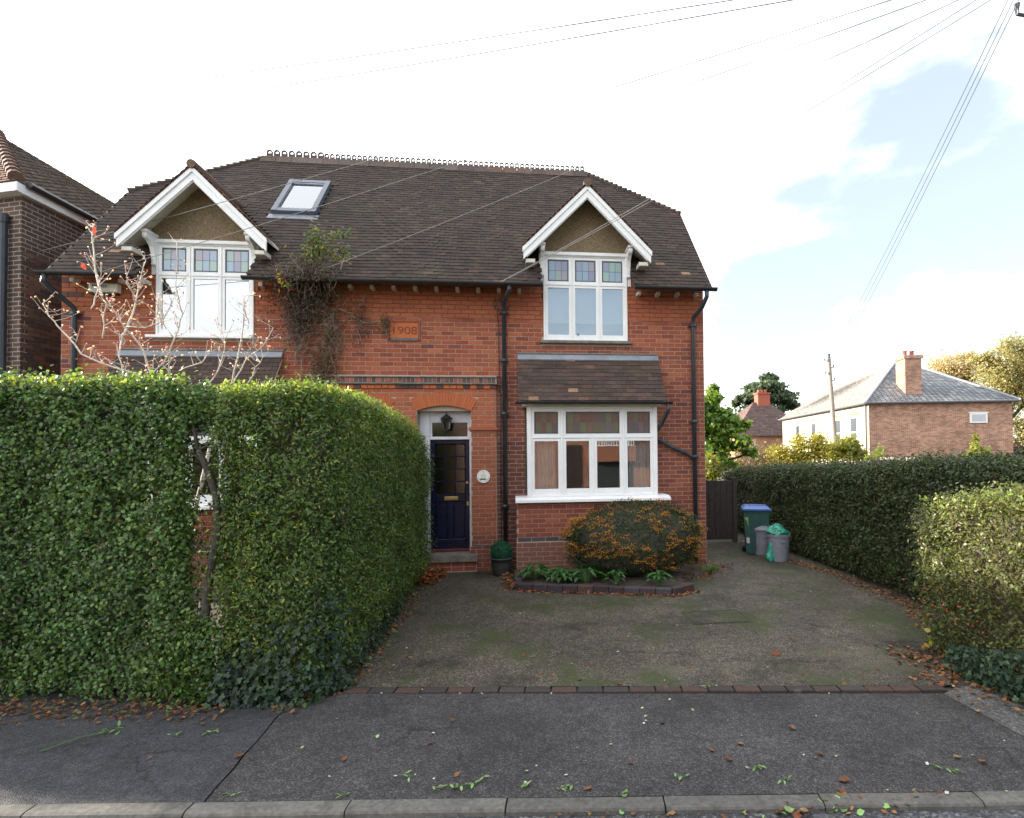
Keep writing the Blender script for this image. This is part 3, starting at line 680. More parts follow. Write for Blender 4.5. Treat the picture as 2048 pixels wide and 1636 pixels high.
# ---- bays
GUT = MT['black']
def bay(mx):
    def bx(b, x0, x1, *a, **k):
        if mx: x0, x1 = MIR(x1), MIR(x0)
        return b.cbox(x0, x1, *a, **k)
    m_ = (lambda x: MIR(x)) if mx else (lambda x: x)
    # brick base
    bb = MB(); bx(bb, .70, 3.27, -.44, -.001, -.05, 1.195, c=.001)
    base = bb.obj('bay_base', MT['mortar'], house)
    bx(MB(), .695, 3.275, -.468, -.4405, -.05, .54, c=.001).obj('bay_plinth', MT['mortar'], house)
    for s, e, c, d in lay(.70, 3.27, .545, 1.195, shift=.03):
        if mx: s, e = MIR(e), MIR(s)
        brick(s, e, c, d, -.441, 'bay', not mx)
    for s, e, c, d in lay(.70, 3.27, .005, .545, shift=.1):
        if mx: s, e = MIR(e), MIR(s)
        stuff.cbox(s, e, -.475, -.463, c, d, .004, redcol(0, c, 'bay'))
    for s, e, c, d in lay(-.44, -.0, .005, 1.195, shift=.07):      # returns
        for X in (m_(.70), m_(3.27)):
            sg = -1 if X < m_(2.0) else 1
            k = len(stuff.v); xa, xb = sorted((X, X+sg*.006))
            stuff.box(xa, xb, s, e, c, d, redcol(.6, 1., 'main'))
    # frame
    p = Vector((m_(1.99), -.38, 1.25)); wn = bpy.data.objects.new('bay_window', None); COL.objects.link(wn); wn.parent = house; wn.location = p-wl(house); WL[wn.name] = p
    x0, x1, z0, z1, Y = .88, 3.11, 1.275, 2.80, -.40
    b = MB(); pw = .075; zt = 2.275
    bx(b, x0, x0+pw, Y-.012, -.30, z0, z1); bx(b, x1-pw, x1, Y-.012, -.30, z0, z1)
    a, c = x0+pw, x1-pw
    bx(b, a, c, Y-.004, -.30, z1-.045, z1); bx(b, a, c, Y-.004, -.30, z0, z0+.05)
    W = c-a; ml = [a+W*.247, a+W*.5, a+W*.753]; mw = .02
    for i, mm in enumerate(ml): bx(b, mm-mw, mm+mw, Y-.006, -.31, z0+.05, (zt-.016) if i == 1 else z1-.045)
    for (s, e) in ((a, ml[0]-mw), (ml[0]+mw, ml[2]-mw), (ml[2]+mw, c)): bx(b, s, e, Y-.008, -.31, zt-.016, zt+.016)
    for xa, xb in ((x0, x0+.05), (x1-.05, x1)): bx(b, xa, xb, -.299, -.001, z0, z1)
    b.obj('frame', MT['white'], wn)
    ed = [a, ml[0]-mw, ml[0]+mw, ml[1]-mw, ml[1]+mw, ml[2]-mw, ml[2]+mw, c]
    def S(s, e, *r, **k):
        if mx: s, e = MIR(e), MIR(s)
        sash(s, e, *r, **k)
    for i in range(4): S(ed[2*i], ed[2*i+1], z0+.05, zt-.016, Y+.004, wn, wd=.048, wb=.085)
    S(ed[0], ed[1], zt+.016, z1-.045, Y+.004, wn, wd=.045, st=(4, 2), pal=BYC); S(ed[2], ed[5], zt+.016, z1-.045, Y+.004, wn, wd=.045, st=(8, 2), pal=BYC); S(ed[6], ed[7], zt+.016, z1-.045, Y+.004, wn, wd=.045, st=(4, 2), pal=BYC)
    # sill with sloping top
    q = MB(); q.prism([(-.55, 1.198), (-.55, 1.238), (-.41, 1.274), (-.0, 1.274), (-.0, 1.198)], *sorted((m_(.68), m_(3.30))), 'x'); q.obj('sill', MT['white'], wn)
    # curtains
    def curtain(u0, u1):
        n = 40; q = MB(); vs = []
        for i in range(n+1):
            u = u0+(u1-u0)*i/n; y = -.2+.022*sin(i*1.15)+.01*sin(i*.47)
            vs += [(m_(u), y, 1.2), (m_(u), y, 2.72)]
        q.add(vs, [(2*i, 2*i+2, 2*i+3, 2*i+1) for i in range(n)]).obj('curtain', MT['curtain'], wn, smooth=True)
    curtain(.96, 1.38); curtain(2.62, 3.04)
    # lean-to roof
    rx0, rx1 = .74, 3.23; zt_, zb_, yb = 3.70, 2.86, -.62
    s_ = (zt_-zb_)/(-yb); q = MB()
    q.prism([(0, zt_-.03), (yb+.03, zb_-.005), (yb+.03, zb_-.035), (0, zt_-.12)], *sorted((m_(rx0+.01), m_(rx1-.01))), 'x')
    q.box(*sorted((m_(.80), m_(3.17))), -.47, -.001, 2.802, 2.83)
    q.box(*sorted((m_(.86), m_(3.13))), -.38, -.02, 2.83, 2.87)
    rf = q.obj('bay_roof', MT['white'] if False else MT['cream'], house)
    ln = sqrt(yb*yb+(zt_-zb_)**2); pitch = atan2(zt_-zb_, -yb); rows = 11; g = (ln-.04)/rows
    for r in range(rows):
        u = -.0 + g*r; n = 15; tw = (rx1-rx0)/n
        for i in range(n+1):
            a_ = rx0+tw*(i-.5*(r % 2)); b_ = a_+tw-.004; a_, b_ = max(a_, rx0-.01), min(b_, rx1+.01)
            if b_-a_ < .03: continue
            tile_add(m_((a_+b_)/2), yb+cos(pitch)*u, zb_+sin(pitch)*u+.012, b_-a_, g+.03, pitch, not mx, rf, 'bay')
    # lead flashing over the top course
    q = MB(); q.prism([(-.075, zt_-.075), (-.005, zt_+.03), (-.001, zt_+.05), (-.014, zt_+.05), (-.09, zt_-.055)], *sorted((m_(rx0-.01), m_(rx1+.01))), 'x'); q.obj('flashing', MT['lead'], rf)
    q = MB(); q.box(*sorted((m_(rx0-.02), m_(rx1+.0))), -.035, -.006, zt_+.052, zt_+.075); q.obj('mortar_fillet', MT['cement'], rf)
    # half-round gutter
    gutter(m_(rx0-.05), m_(rx1+.08), yb-.045, zb_-.005, rf, .042)
def gutter(xa, xb, y, z, par, r=.055):
    xa, xb = sorted((xa, xb)); b = MB(); n = 10; vs = []; fs = []
    for X in (xa, xb):
        for k in range(n+1): a = pi+pi*k/n; vs.append((X, y+r*cos(a), z+r*sin(a)))
        for k in range(n+1): a = 2*pi-pi*k/n; vs.append((X, y+(r-.006)*cos(a), z+(r-.006)*sin(a)+.002))
    m2 = 2*(n+1)
    fs = [tuple(range(m2)), tuple(range(2*m2-1, m2-1, -1))]+[(i, (i+1) % m2, (i+1) % m2+m2, i+m2) for i in range(m2)]
    b.add(vs, fs)
    x = xa+.5
    while x < xb-.2: b.box(x-.012, x+.012, y-r-.004, y+r+.004, z-.012, z+.004); x += .9
    return b.obj('gutter', GUT, par)
# ---- roof tiles
TW, TL = .166, .131
tm = MB(); t_ = .015
tm.add([(-TW/2+.001, 0, 0), (TW/2-.001, 0, 0), (TW/2-.001, TL, -.006), (-TW/2+.001, TL, -.006), (-TW/2+.001, .002, t_), (TW/2-.001, .002, t_), (TW/2-.001, TL, .005), (-TW/2+.001, TL, .005)],
       [(0,3,2,1), (4,5,6,7), (0,1,5,4), (1,2,6,5), (3,0,4,7)])
tile_me, _ = tm.data('roof_tile', MT['tile'], origin=(0, 0, 0))
TV = np.array(tm.v); tstuff = {}; ntile = [0]
TCOL = [(.042, .029, .023), (.036, .026, .022), (.049, .033, .026), (.031, .024, .021), (.058, .036, .027), (.085, .046, .030), (.20, .115, .07)]
TWT = [30, 28, 20, 16, 5, .9, .45]
def tile_add(x, y, z, wd, ln, pitch, single, par, zone):
    c = np.array(random.choices(TCOL, TWT)[0])*random.uniform(.8, 1.2)
    if zone == 'bay': c = c*1.15+np.array((.02, .012, .009))
    if zone == 'dormer': c = c*.5+np.array((.10, .055, .04))*.8
    rx, ry, rz = pitch-.0+random.uniform(-.012, .012), random.uniform(-.01, .01), random.uniform(-.008, .008)
    z += random.uniform(0, .004)
    if random.random() < .012: rz += random.uniform(-.09, .09); y -= .018*cos(pitch); z -= .018*sin(pitch)-.004
    if single and abs(wd-(TW-.004)) < .005 and ntile[0] < 300:
        o = link('roof_tile', tile_me, (x, y, z), par, (rx, ry, rz), tuple(c)); o.scale = (1, ln/TL, 1); ntile[0] += 1
        return
    V = TV.copy(); V[:, 0] *= (wd+.002)/TW; V[:, 1] *= ln/TL
    cy, sy = cos(rx), sin(rx)
    P = np.stack([V[:, 0], V[:, 1]*cy-V[:, 2]*sy, V[:, 1]*sy+V[:, 2]*cy+V[:, 0]*ry], 1)
    P[:, 1] += V[:, 0]*rz
    P += (x, y, z)
    tstuff.setdefault(par.name, (par, MB()))[1].add(P.tolist(), tm.f, tuple(c))
EY, EZ, RS, RY, RZ = -.42, 4.87, 1.153, 2.55, 8.29
VL, VR, BY = -6.45, 4.12, 1.37
RX0, RX1 = -4.58, 2.30
rz_ = lambda y: EZ+(y-EY)*RS
DC, DAP, DFT, DHW, DYF = (1.94, MIR(1.94)), 6.62, 5.53, 1.09, -.36
# roof deck: front plane with the dormer bodies, back plane, half hips
b = MB(); off = -.02
outl = [(VL+.02, EY+.02), (VR-.02, EY+.02), (VR-.02, BY), (RX1, RY), (RX0, RY), (VL+.02, BY)]
b.add([(x, y, rz_(y)+off) for x, y in outl]+[(x, y, rz_(y)+off-.05) for x, y in outl], [tuple(range(6)), tuple(range(11, 5, -1))]+[(i, i+6, (i+1) % 6+6, (i+1) % 6) for i in range(6)])
bo = [(x, 2*RY-y) for x, y in outl]
zb = lambda y: rz_(2*RY-y)
b.add([(x, y, zb(y)+off) for x, y in bo], [tuple(range(5, -1, -1))])
for X, R in ((VR, RX1), (VL, RX0)):
    b.add([(X, BY, rz_(BY)+off), (X, 2*RY-BY, rz_(BY)+off), (R, RY, RZ+off)], [(0, 1, 2) if X > 0 else (2, 1, 0)])
MT['deck'] = plain('roof_deck', (.045, .038, .034), .95, .2)
# front deck pieces would close the windows' heads, so cut by building it in strips
b2 = MB()
def strips():
    edges = sorted({VL+.02, VR-.02, RX0, RX1, *[DC[0]+s*.80 for s in (-1, 1)], *[DC[1]+s*.80 for s in (-1, 1)]})
    for a, c in zip(edges, edges[1:]):
        mid = (a+c)/2; indor = any(abs(mid-d) < .8 for d in DC)
        def ytop(x):
            if x < RX0: return BY+(RY-BY)*(x-VL)/(RX0-VL)
            if x > RX1: return BY+(RY-BY)*(VR-x)/(VR-RX1)
            return RY
        yb0 = .35 if indor else EY+.02
        pts = [(a, yb0), (c, yb0), (c, ytop(c)), (a, ytop(a))]
        b2.add([(x, y, rz_(y)+off) for x, y in pts]+[(x, y, rz_(y)+off-.04) for x, y in pts], [(0,1,2,3), (7,6,5,4), (0,4,5,1), (1,5,6,2), (3,2,6,7), (0,3,7,4)])
strips()
k = len(b2.v); nfront = 12
b2.add([(x, y, zb(y)+off) for x, y in bo], [tuple(range(5, -1, -1))])
for X, R in ((VR-.02, RX1), (VL+.02, RX0)):
    b2.add([(X, BY, rz_(BY)+off), (X, 2*RY-BY, rz_(BY)+off), (R, RY, RZ+off)], [(0, 1, 2) if X > 0 else (2, 1, 0)])
roof = b2.obj('roof', MT['deck'], house)
SKY = (-3.73, -2.95, .94, 1.80)
pit_r = math.atan(RS); cs, sn = cos(pit_r), sin(pit_r)
bay(False); bay(True)
slope = (RY-EY)/cs; nrow = int(slope/.1005)
for r in range(nrow):
    u = r*.1005 - .03; y = EY+u*cs; zz_ = EZ+u*sn
    if y < BY: xa, xb = VL, VR
    else: t = (y-BY)/(RY-BY); xa, xb = VL+(RX0-VL)*t, VR+(RX1-VR)*t
    x = floor(xa/TW)*TW + (TW/2 if r % 2 else 0)
    while x < xb:
        a, c = max(x, xa), min(x+TW-.003, xb); x += TW
        if c-a < .035: continue
        mid = (a+c)/2; skip = False
        for d in DC:
            dd = abs(mid-d)
            if dd < .80 and zz_ < DAP-dd: skip = True
            if dd < DHW and DFT-.02 < zz_+.06 < DAP-dd-.02: skip = True
        if SKY[0]-.03 < mid < SKY[1]+.03 and SKY[2]-.12 < y < SKY[3]+.02: skip = True
        if skip: continue
        wob = .016*float(vnoise(np.array((mid, y, 0.)), 1.1)) + .02*math.exp(-((mid+.9)/.5)**2)*max(0, 1-abs(y-.5))
        tile_add(mid, y, zz_+wob-.004, c-a, TL, pit_r, (r < 9 and (-3.0 < mid < 1.0 or mid > 2.9)), roof, 'main')
# hip bonnets up each half hip
for (Xa, Xb) in ((VR, RX1), (VL, RX0)):
    A = Vector((Xa, BY, rz_(BY))); Bp = Vector((Xb, RY, RZ)); n = 20
    for i in range(n):
        p = A.lerp(Bp, (i+.1)/n); q_ = A.lerp(Bp, (i+1.25)/n)
        o = MB().tube([p+Vector((0, 0, .012)), q_+Vector((0, 0, -.012))], [.062, .045], 8).obj('bonnet_tile', MT['tile'], roof, color=(.075, .055, .045))
# verge tile undercloak
for X in (VL, VR):
    A = Vector((X, EY, EZ)); Bp = Vector((X, BY, rz_(BY)))
    MB().tube([A-Vector((0, 0, .03)), Bp-Vector((0, 0, .03))], .018, 6).obj('verge_mortar', MT['cement'], roof)
# ridge tiles and cresting hoops
def hoop(r_o, r_i, h, pointed):
    n = 10; outer = []; inner = []
    for k in range(n+1):
        a = pi*k/n; sx_ = cos(a); sz = sin(a)
        if pointed: sz = sz**.8*1.25
        outer.append((r_o*sx_, h+r_o*sz)); 
    for k in range(n+1):
        a = pi*k/n; sz = sin(a)*(1.25 if pointed else 1.)
        inner.append((r_i*cos(a), h+r_i*sz*.9))
    o_ = [(r_o, 0)]+outer+[(-r_o, 0)]; i_ = [(r_i, h-.02)]+inner+[(-r_i, h-.02)]
    b = MB(); n2 = len(o_)
    for yy, rev in ((-.014, False), (.014, True)):
        k = len(b.v); b.add([(x, yy, z) for x, z in o_]+[(x, yy, z) for x, z in i_],
            [((i, i+n2, i+1+n2, i+1) if not rev else (i+1, i+1+n2, i+n2, i)) for i in range(n2-1)]+[((0, n2-1, 2*n2-1, n2) if rev else (n2, 2*n2-1, n2-1, 0))])
    m2 = 2*n2
    b.add([(x, yy, z) for yy in (-.014, .014) for x, z in o_], [(i, i+1, i+1+n2, i+n2) for i in range(n2-1)])
    b.add([(x, yy, z) for yy in (-.014, .014) for x, z in i_], [(i+n2, i+1+n2, i+1, i) for i in range(n2-1)])
    return b.data('cresting_hoop', MT['tile'], origin=(0, 0, 0))[0]
hb, hs = hoop(.062, .034, .075, False), hoop(.046, .026, .055, True)
x = RX0+.05; i = 0
RC = [(.12, .085, .07), (.15, .09, .065), (.10, .08, .07), (.13, .105, .09)]
while x < RX1-.03:
    big = i < 8; c = tuple(np.array(random.choice(RC))*random.uniform(.8, 1.1))
    link('cresting_hoop', hb if big else hs, (x+(.08 if big else .052), RY, RZ+.055), roof, (0, 0, 0), tuple(q_*(.75 if big else 1) for q_ in c))
    x += .148 if big else .1125; i += 1
nr = 22; wr = (RX1-RX0+.06)/nr
for i in range(nr):
    a = RX0-.03+wr*i
    MB().prism([(RY-.13, RZ-.12), (RY-.11, RZ-.10), (RY-.03, RZ+.05), (RY, RZ+.065), (RY+.03, RZ+.05), (RY+.13, RZ-.12)], a+.003, a+wr-.003, 'x').obj('ridge_tile', MT['tile'], roof, color=tuple(np.array(random.choice(RC))*random.uniform(.7, 1.)))
# ---- roof window
fr = MB(); sy0, sy1 = SKY[2], SKY[3]
def rp(x, y, h): return (x, y-h*sn, rz_(y)+h*cs)
def rbox(b, x0, x1, y0, y1, h0, h1):
    return b.add([rp(x0,y0,h0), rp(x1,y0,h0), rp(x1,y1,h0), rp(x0,y1,h0), rp(x0,y0,h1), rp(x1,y0,h1), rp(x1,y1,h1), rp(x0,y1,h1)], [(0,3,2,1),(4,5,6,7),(0,1,5,4),(1,2,6,5),(2,3,7,6),(3,0,4,7)])
for a, c, d, e in ((SKY[0], SKY[0]+.09, sy0, sy1), (SKY[1]-.09, SKY[1], sy0, sy1), (SKY[0]+.09, SKY[1]-.09, sy0, sy0+.07), (SKY[0]+.09, SKY[1]-.09, sy1-.07, sy1)): rbox(fr, a, c, d, e, -.02, .09 if a != SKY[0]+.09 else .085)
sk = fr.obj('roof_window', plain('grey_aluminium', (.085, .10, .13), .4, .1), house)
rbox(MB(), SKY[0]+.09, SKY[1]-.09, sy0+.07, sy1-.07, .045, .05).obj('pane', MT['glassup'], sk)
rbox(MB(), SKY[0]+.04, SKY[1]-.04, sy0+.02, sy1-.02, -.06, -.025).obj('blind', MT['blind'], sk)
rbox(MB(), SKY[0]-.05, SKY[1]+.05, sy0-.10, sy0-.001, .0, .012).obj('flashing', MT['lead'], sk)
rbox(MB(), SKY[0]+.085, SKY[1]-.085, sy1-.1, sy1-.075, .05, .075).obj('handle_bar', MT['lead'], sk)

# ---- dormers
def dormer(c, right):
    S = lambda x: c+x
    q = MB(); L_ = lambda z: EY+(z-EZ)/RS       # y where the main roof reaches z
    for s in (-1, 1):
        xa, xf = c, c+s*DHW; pts = [(xa, DYF, DAP), (xf, DYF, DFT), (xf, L_(DFT)+.05, DFT), (xa, L_(DAP)+.05, DAP)]
        q.add([(x, y, z-.02) for x, y, z in pts]+[(x, y, z-.06) for x, y, z in pts], [(0,1,2,3) if s < 0 else (3,2,1,0), (7,6,5,4) if s < 0 else (4,5,6,7), (0,4,5,1), (1,5,6,2), (2,6,7,3)])
    dm = q.obj('dormer', MT['cream'], house)
    # gable wall in pebbledash
    hw = .82
    MB().prism([(S(-hw), 5.535), (S(hw), 5.535), (S(hw), DAP-.07-hw*(DAP-DFT)/DHW), (c, DAP-.075), (S(-hw), DAP-.07-hw*(DAP-DFT)/DHW)], -.01, .2, 'y', (.21, .16, .10)).obj('gable', MT['dash'], dm)
    # side cheeks
    for s in (-1, 1):
        x0, x1 = sorted((c+s*.76, c+s*.82))
        MB().box(x0, x1, -.02, .9, 4.98, 5.534).obj('cheek', MT['white'], dm)
    sl_ = (DAP-DFT)/DHW; vw = .20
    for s in (-1, 1):        # bargeboards: board, moulding on its upper edge, inner fillet
        zf = DFT-.03; xe = c+s*(DHW+.01)
        def bb(o0, o1, y0, y1, e=.0):
            return [(c, DAP-.03-o0), (xe+s*e, DAP-.03-o0-sl_*(DHW+.01+e)), (xe+s*e, DAP-.03-o1-sl_*(DHW+.01+e)), (c, DAP-.03-o1)]
        p1 = bb(0, vw, 0, 0); p1 = p1 if s < 0 else p1
        MB().prism(p1, DYF-.04, DYF-.005, 'y').obj('bargeboard', MT['white'], dm)
        MB().prism(bb(-.012, .07, 0, 0, .015), DYF-.062, DYF-.041, 'y').obj('barge_moulding', MT['white'], dm)
        MB().prism(bb(vw-.025, vw+.02, 0, 0, -.06), DYF-.02, DYF+.0, 'y').obj('barge_fillet', MT['white'], dm)
        # soffit block under the foot
        x0, x1 = sorted((c+s*.90, c+s*1.06)); MB().cbox(x0, x1, DYF+.002, -.12, DFT-.285, DFT-.215, .01).obj('purlin_end', MT['cream'], dm)
        # curved bracket
        prof = [(-.012, 5.12), (-.05, 5.12), (-.07, 5.14), (-.06, 5.17), (-.075, 5.3), (-.12, 5.41), (-.2, 5.48), (-.27, 5.5), (-.29, 5.53), (-.29, 5.58), (-.012, 5.58)]
        x0, x1 = sorted((c+s*.735, c+s*.80)); MB().prism(prof, x0, x1, 'x').obj('bracket', MT['white'], dm)
        MB().cbox(x0-.015, x1+.015, -.31, -.012, 5.582, 5.625, .008).obj('bracket_cap', MT['white'], dm)
        # tiles showing along the verge
        n = 15
        for i in range(n):
            t0 = (i+.0)/n; x = c+s*DHW*(1-t0); z = DFT+(DAP-DFT)*t0
            x2 = c+s*DHW*(1-t0-1.5/n); z2 = DFT+(DAP-DFT)*(t0+1.5/n)
            col = tuple(np.array(random.choice([(.13, .062, .042), (.10, .055, .04), (.085, .05, .04), (.17, .08, .05)]))*random.uniform(.8, 1.2))
            b = MB(); P = [(x+s*.02, z-.02), (x2, z2-.012), (x2, z2+.012), (x+s*.02, z+.018)]
            b.prism(P, DYF-.075, DYF+.28, 'y').obj('verge_tile', MT['tile'], dm, color=col)
    MB().tube([(c, DYF-.09, DAP+.01), (c, .2, DAP+.01)], .07, 10).obj('ridge_tile', MT['tile'], dm, color=(.14, .085, .06))
    MB().tube([(c, .2, DAP+.005), (c, L_(DAP)+.02, DAP+.005)], .066, 10).obj('ridge_tile', MT['tile'], dm, color=(.12, .075, .06))
for c, r in ((DC[0], True), (DC[1], False)): dormer(c, r)
# ---- gutters, rafter ends, pipes
for a, c in ((VL-.06, MIR(2.72)), (MIR(1.16), 1.16), (2.72, VR+.06)): gutter(a, c, EY-.06, EZ-.02, house)
x = XL+.25
while x < XR-.1:
    if not any(a-.08 < x < c+.08 for a, c in wins) and not -6.12 < x < -5.58: MB().box(x-.03, x+.03, -.15, -.002, 4.80, 4.86).obj('rafter_end', MT['cream'], house)
    x += .352
def pipe(pts, r=.038, collars=()):
    b = MB(); b.tube(pts, r, 12)
    for z in collars: X, Yp = pts[-1][0], pts[-1][1]; b.tube([(X, Yp, z-.03), (X, Yp, z+.03)], r+.012, 12); b.box(X-.075, X+.075, Yp-.005, Yp+.05, z-.012, z+.012)
    return b.obj('downpipe', MT['pipe'], house, True)
pipe([(.60, EY-.06, 4.80), (.60, EY-.06, 4.74), (.50, -.2, 4.62), (.50, -.07, 4.52), (.50, -.07, .05)], collars=(4.45, 2.7, 3.62, 1.1))
pipe([(4.0, EY-.06, 4.80), (4.0, EY-.06, 4.70), (3.97, -.30, 4.55), (3.88, -.10, 4.42), (3.88, -.07, 4.3), (3.88, -.07, .05)], collars=(4.28, 2.55, 1.92))
pipe([(-6.40, EY-.06, 4.80), (-6.42, EY-.06, 4.70), (-6.36, -.28, 4.55), (-6.28, -.09, 4.40), (-6.28, -.07, 4.3), (-6.28, -.07, .05)], collars=(4.30, 2.6))
pipe([(3.24, -.66, 2.82), (3.24, -.66, 2.72), (3.18, -.45, 2.5), (3.15, -.2, 2.38), (3.16, -.07, 2.30)], .034)
pipe([(3.14, -.08, 2.31), (3.2, -.08, 2.24), (3.45, -.075, 2.10), (3.72, -.075, 1.99), (3.82, -.075, 1.93), (3.86, -.075, 1.86)], .034)
# finish the joined brick and tile parts
singles.sort(key=lambda t: t[0])
for i, (dd, X, y, c, col) in enumerate(singles):
    if i < 300: link('brick', full_me, (X, y, c), wall, None, col)
    else: stuff.cbox(X-(BLN-JT)/2, X+(BLN-JT)/2, y-.005, y+.004, c, c+CR-JT, .0035, col)
tag(stuff.obj('brickwork', MT['brick'], wall), kind='stuff')
for nm, (par, mb) in tstuff.items(): tag(mb.obj('tiling', MT['tile'], par), kind='stuff')
# cable clipped to the wall beside the middle pipe
cb = MB(); cb.tube([(.40, -.075, 4.75), (.385, -.07, 4.5), (.40, -.016, 4.3), (.41, -.014, 3.4), (.40, -.1, 3.3), (.42, -.13, 3.2), (.43, -.02, 3.05), (.43, -.014, .5), (.40, -.1, .46), (.2, -.1, .44), (-.06, -.1, .46)], .008, 6)
ring = [(.46+.14*cos(a), -.06, 4.6+.1*sin(a)) for a in np.linspace(0, 2*pi, 20)]; cb.tube(ring, .006, 5)
ring = [(.46+.10*cos(a), -.06, 4.55+.12*sin(a)) for a in np.linspace(0, pi, 14)]; cb.tube(ring, .006, 5)
tag(cb.obj('wall_cable', MT['black']), 'thin black cable running down the brickwork beside the middle downpipe', 'cable')
# ================================================================ things fixed to or standing by the house
# hanging lantern in the porch
t = thing('porch_lantern', (-.50, .06, 2.42), 'black glazed lantern hanging in the arched doorway above the navy door', 'lantern')
MB().tube([(-.50, .06, 2.86), (-.50, .06, 2.70)], .008, 8).obj('chain', MT['black'], t)
def frus(b, r0, z0, r1, z1):
    n = 6; b.lathe([(r0, z0), (r1, z1)], -.50, .06, n)
b = MB(); frus(b, .115, 2.625, .03, 2.685); frus(b, .03, 2.685, .012, 2.71); b.obj('lantern_roof', MT['black'], t)
b = MB()
for k in range(6):
    a = 2*pi*k/6; b.tube([(-.5+.095*cos(a), .06+.095*sin(a), 2.625), (-.5+.06*cos(a), .06+.06*sin(a), 2.44)], .005, 4)
frus(b, .062, 2.425, .064, 2.442); b.obj('cage', MT['black'], t)
MB().lathe([(.058, 2.443), (.092, 2.624)], -.50, .06, 6).obj('glass', glassmat('lantern_glass', (.35, .33, .30), .06, .05), t)
# round house plaque
pq = onY(967, 953, -.06); px_, pz_ = pq[0], pq[2]
t = thing('house_plaque', (px_, -.06, pz_-.11), 'round white ceramic plaque with painted flowers on the pier beside the door', 'plaque')
def disc(r, y0, y1, x=px_, z=pz_, n=28, sx=1.):
    b = MB(); b.prism([(x+r*cos(2*pi*k/n)*sx, z+r*sin(2*pi*k/n)) for k in range(n)], y0, y1, 'y'); return b
disc(.112, -.078, -.0615).obj('dish', MT['white'], t)
b = MB(); b.tube([(px_+.104*cos(a), -.079, pz_+.104*sin(a)) for a in np.linspace(0, 2*pi, 40)], .006, 6); b.obj('rim', MT['white'], t)
PC = {'leaf': (.03, .07, .03), 'petal': (.62, .60, .34), 'blue': (.16, .20, .34), 'grey': (.35, .38, .42)}
PM = {k: plain('plaque_'+k, v, .4, .1) for k, v in PC.items()}
b = MB()
for k in range(9):
    a = 2*pi*k/9+.2; cx_, cz_ = px_+.034*cos(a), pz_+.012+.030*sin(a)
    b.prism([(cx_+.022*cos(a)*cos(u)-.009*sin(a)*sin(u), cz_+.022*sin(a)*cos(u)+.009*cos(a)*sin(u)) for u in np.linspace(0, 2*pi, 9)[:-1]], -.0805-.0002*k, -.0785, 'y')
b.obj('flower', PM['petal'], t)
b = MB()
for sx_, rz in ((-.02, .3), (.03, -.3), (-.045, .9), (.0, .0)):
    b.prism([(px_+sx_+.02*cos(u), pz_-.045+.012*sin(u)+.012*cos(u)*rz) for u in np.linspace(0, 2*pi, 9)[:-1]], -.0803-.0003*abs(sx_)*10, -.0785, 'y')
b.obj('leaves', PM['leaf'], t)
b = MB()
for k in range(17):
    a = pi+.25+(pi-.5)*k/16
    if k in (8,): continue
    x_, z_ = px_+.088*cos(a), pz_+.088*sin(a); b.prism([(x_-.004, z_-.007), (x_+.004, z_-.007), (x_+.003, z_+.007), (x_-.003, z_+.007)], -.0805, -.0785, 'y')
b.box(px_-.010, px_-.004, -.0805, -.0785, pz_+.068, pz_+.09); b.box(px_+.003, px_+.009, -.0805, -.0785, pz_+.068, pz_+.09)
b.obj('lettering', PM['blue'], t)
# burglar alarm box
t = thing('alarm_box', (-5.85, -.01, 4.62), 'cream burglar alarm box with lettering fixed under the left eaves', 'alarm box')
MB().cbox(-6.06, -5.64, -.11, -.007, 4.655, 4.80, .02).obj('cover', plain('cream_plastic', (.74, .71, .58), .5, .08), t)
MB().cbox(-6.05, -5.65, -.095, -.007, 4.625, 4.654, .01).obj('base', MT['black'], t)
MB().box(-6.035, -5.74, -.1125, -.1105, 4.68, 4.785).obj('label_plate', plain('pale_label', (.62, .62, .58), .5, .05), t)
text_obj('lettering', 'PREMIER', .068, (-5.888, -.1135, 4.742), MT['black'], t, .001, sx=.9)
# potted topiary ball
t = thing('potted_topiary', (.44, -.42, .01), 'green clipped topiary ball in a dark basket-weave pot beside the door pier', 'plant pot')
MB().lathe([(.13, .012), (.145, .05), (.165, .2), (.172, .27), (.19, .275), (.19, .30), (.168, .30), (.16, .27)], .44, -.42, 28).obj('pot', plain('woven_pot', (.035, .034, .032), .6, .4, 60, .9, bscale=90), t, True)
n = 4200; v = rng.normal(0, 1, (n, 3)); v /= np.linalg.norm(v, axis=1, keepdims=True)
leaves('clipped_ball', np.array((.44, -.42, .385))+v*(.175+rng.uniform(-.02, .012, (n, 1))), v, rng.uniform(.016, .028, n), palette(n, [(.012, .10, .045), (.015, .13, .06), (.01, .07, .035)], [4, 3, 3]), MT['leafgloss'], t, 'oval', .8)
MB().lathe([(.02, .23), (.12, .25), (.158, .33), (.165, .4), (.13, .49), (.05, .545)], .44, -.42, 16).obj('core', plain('topiary_core', (.008, .05, .025), .9, .3), t, True)

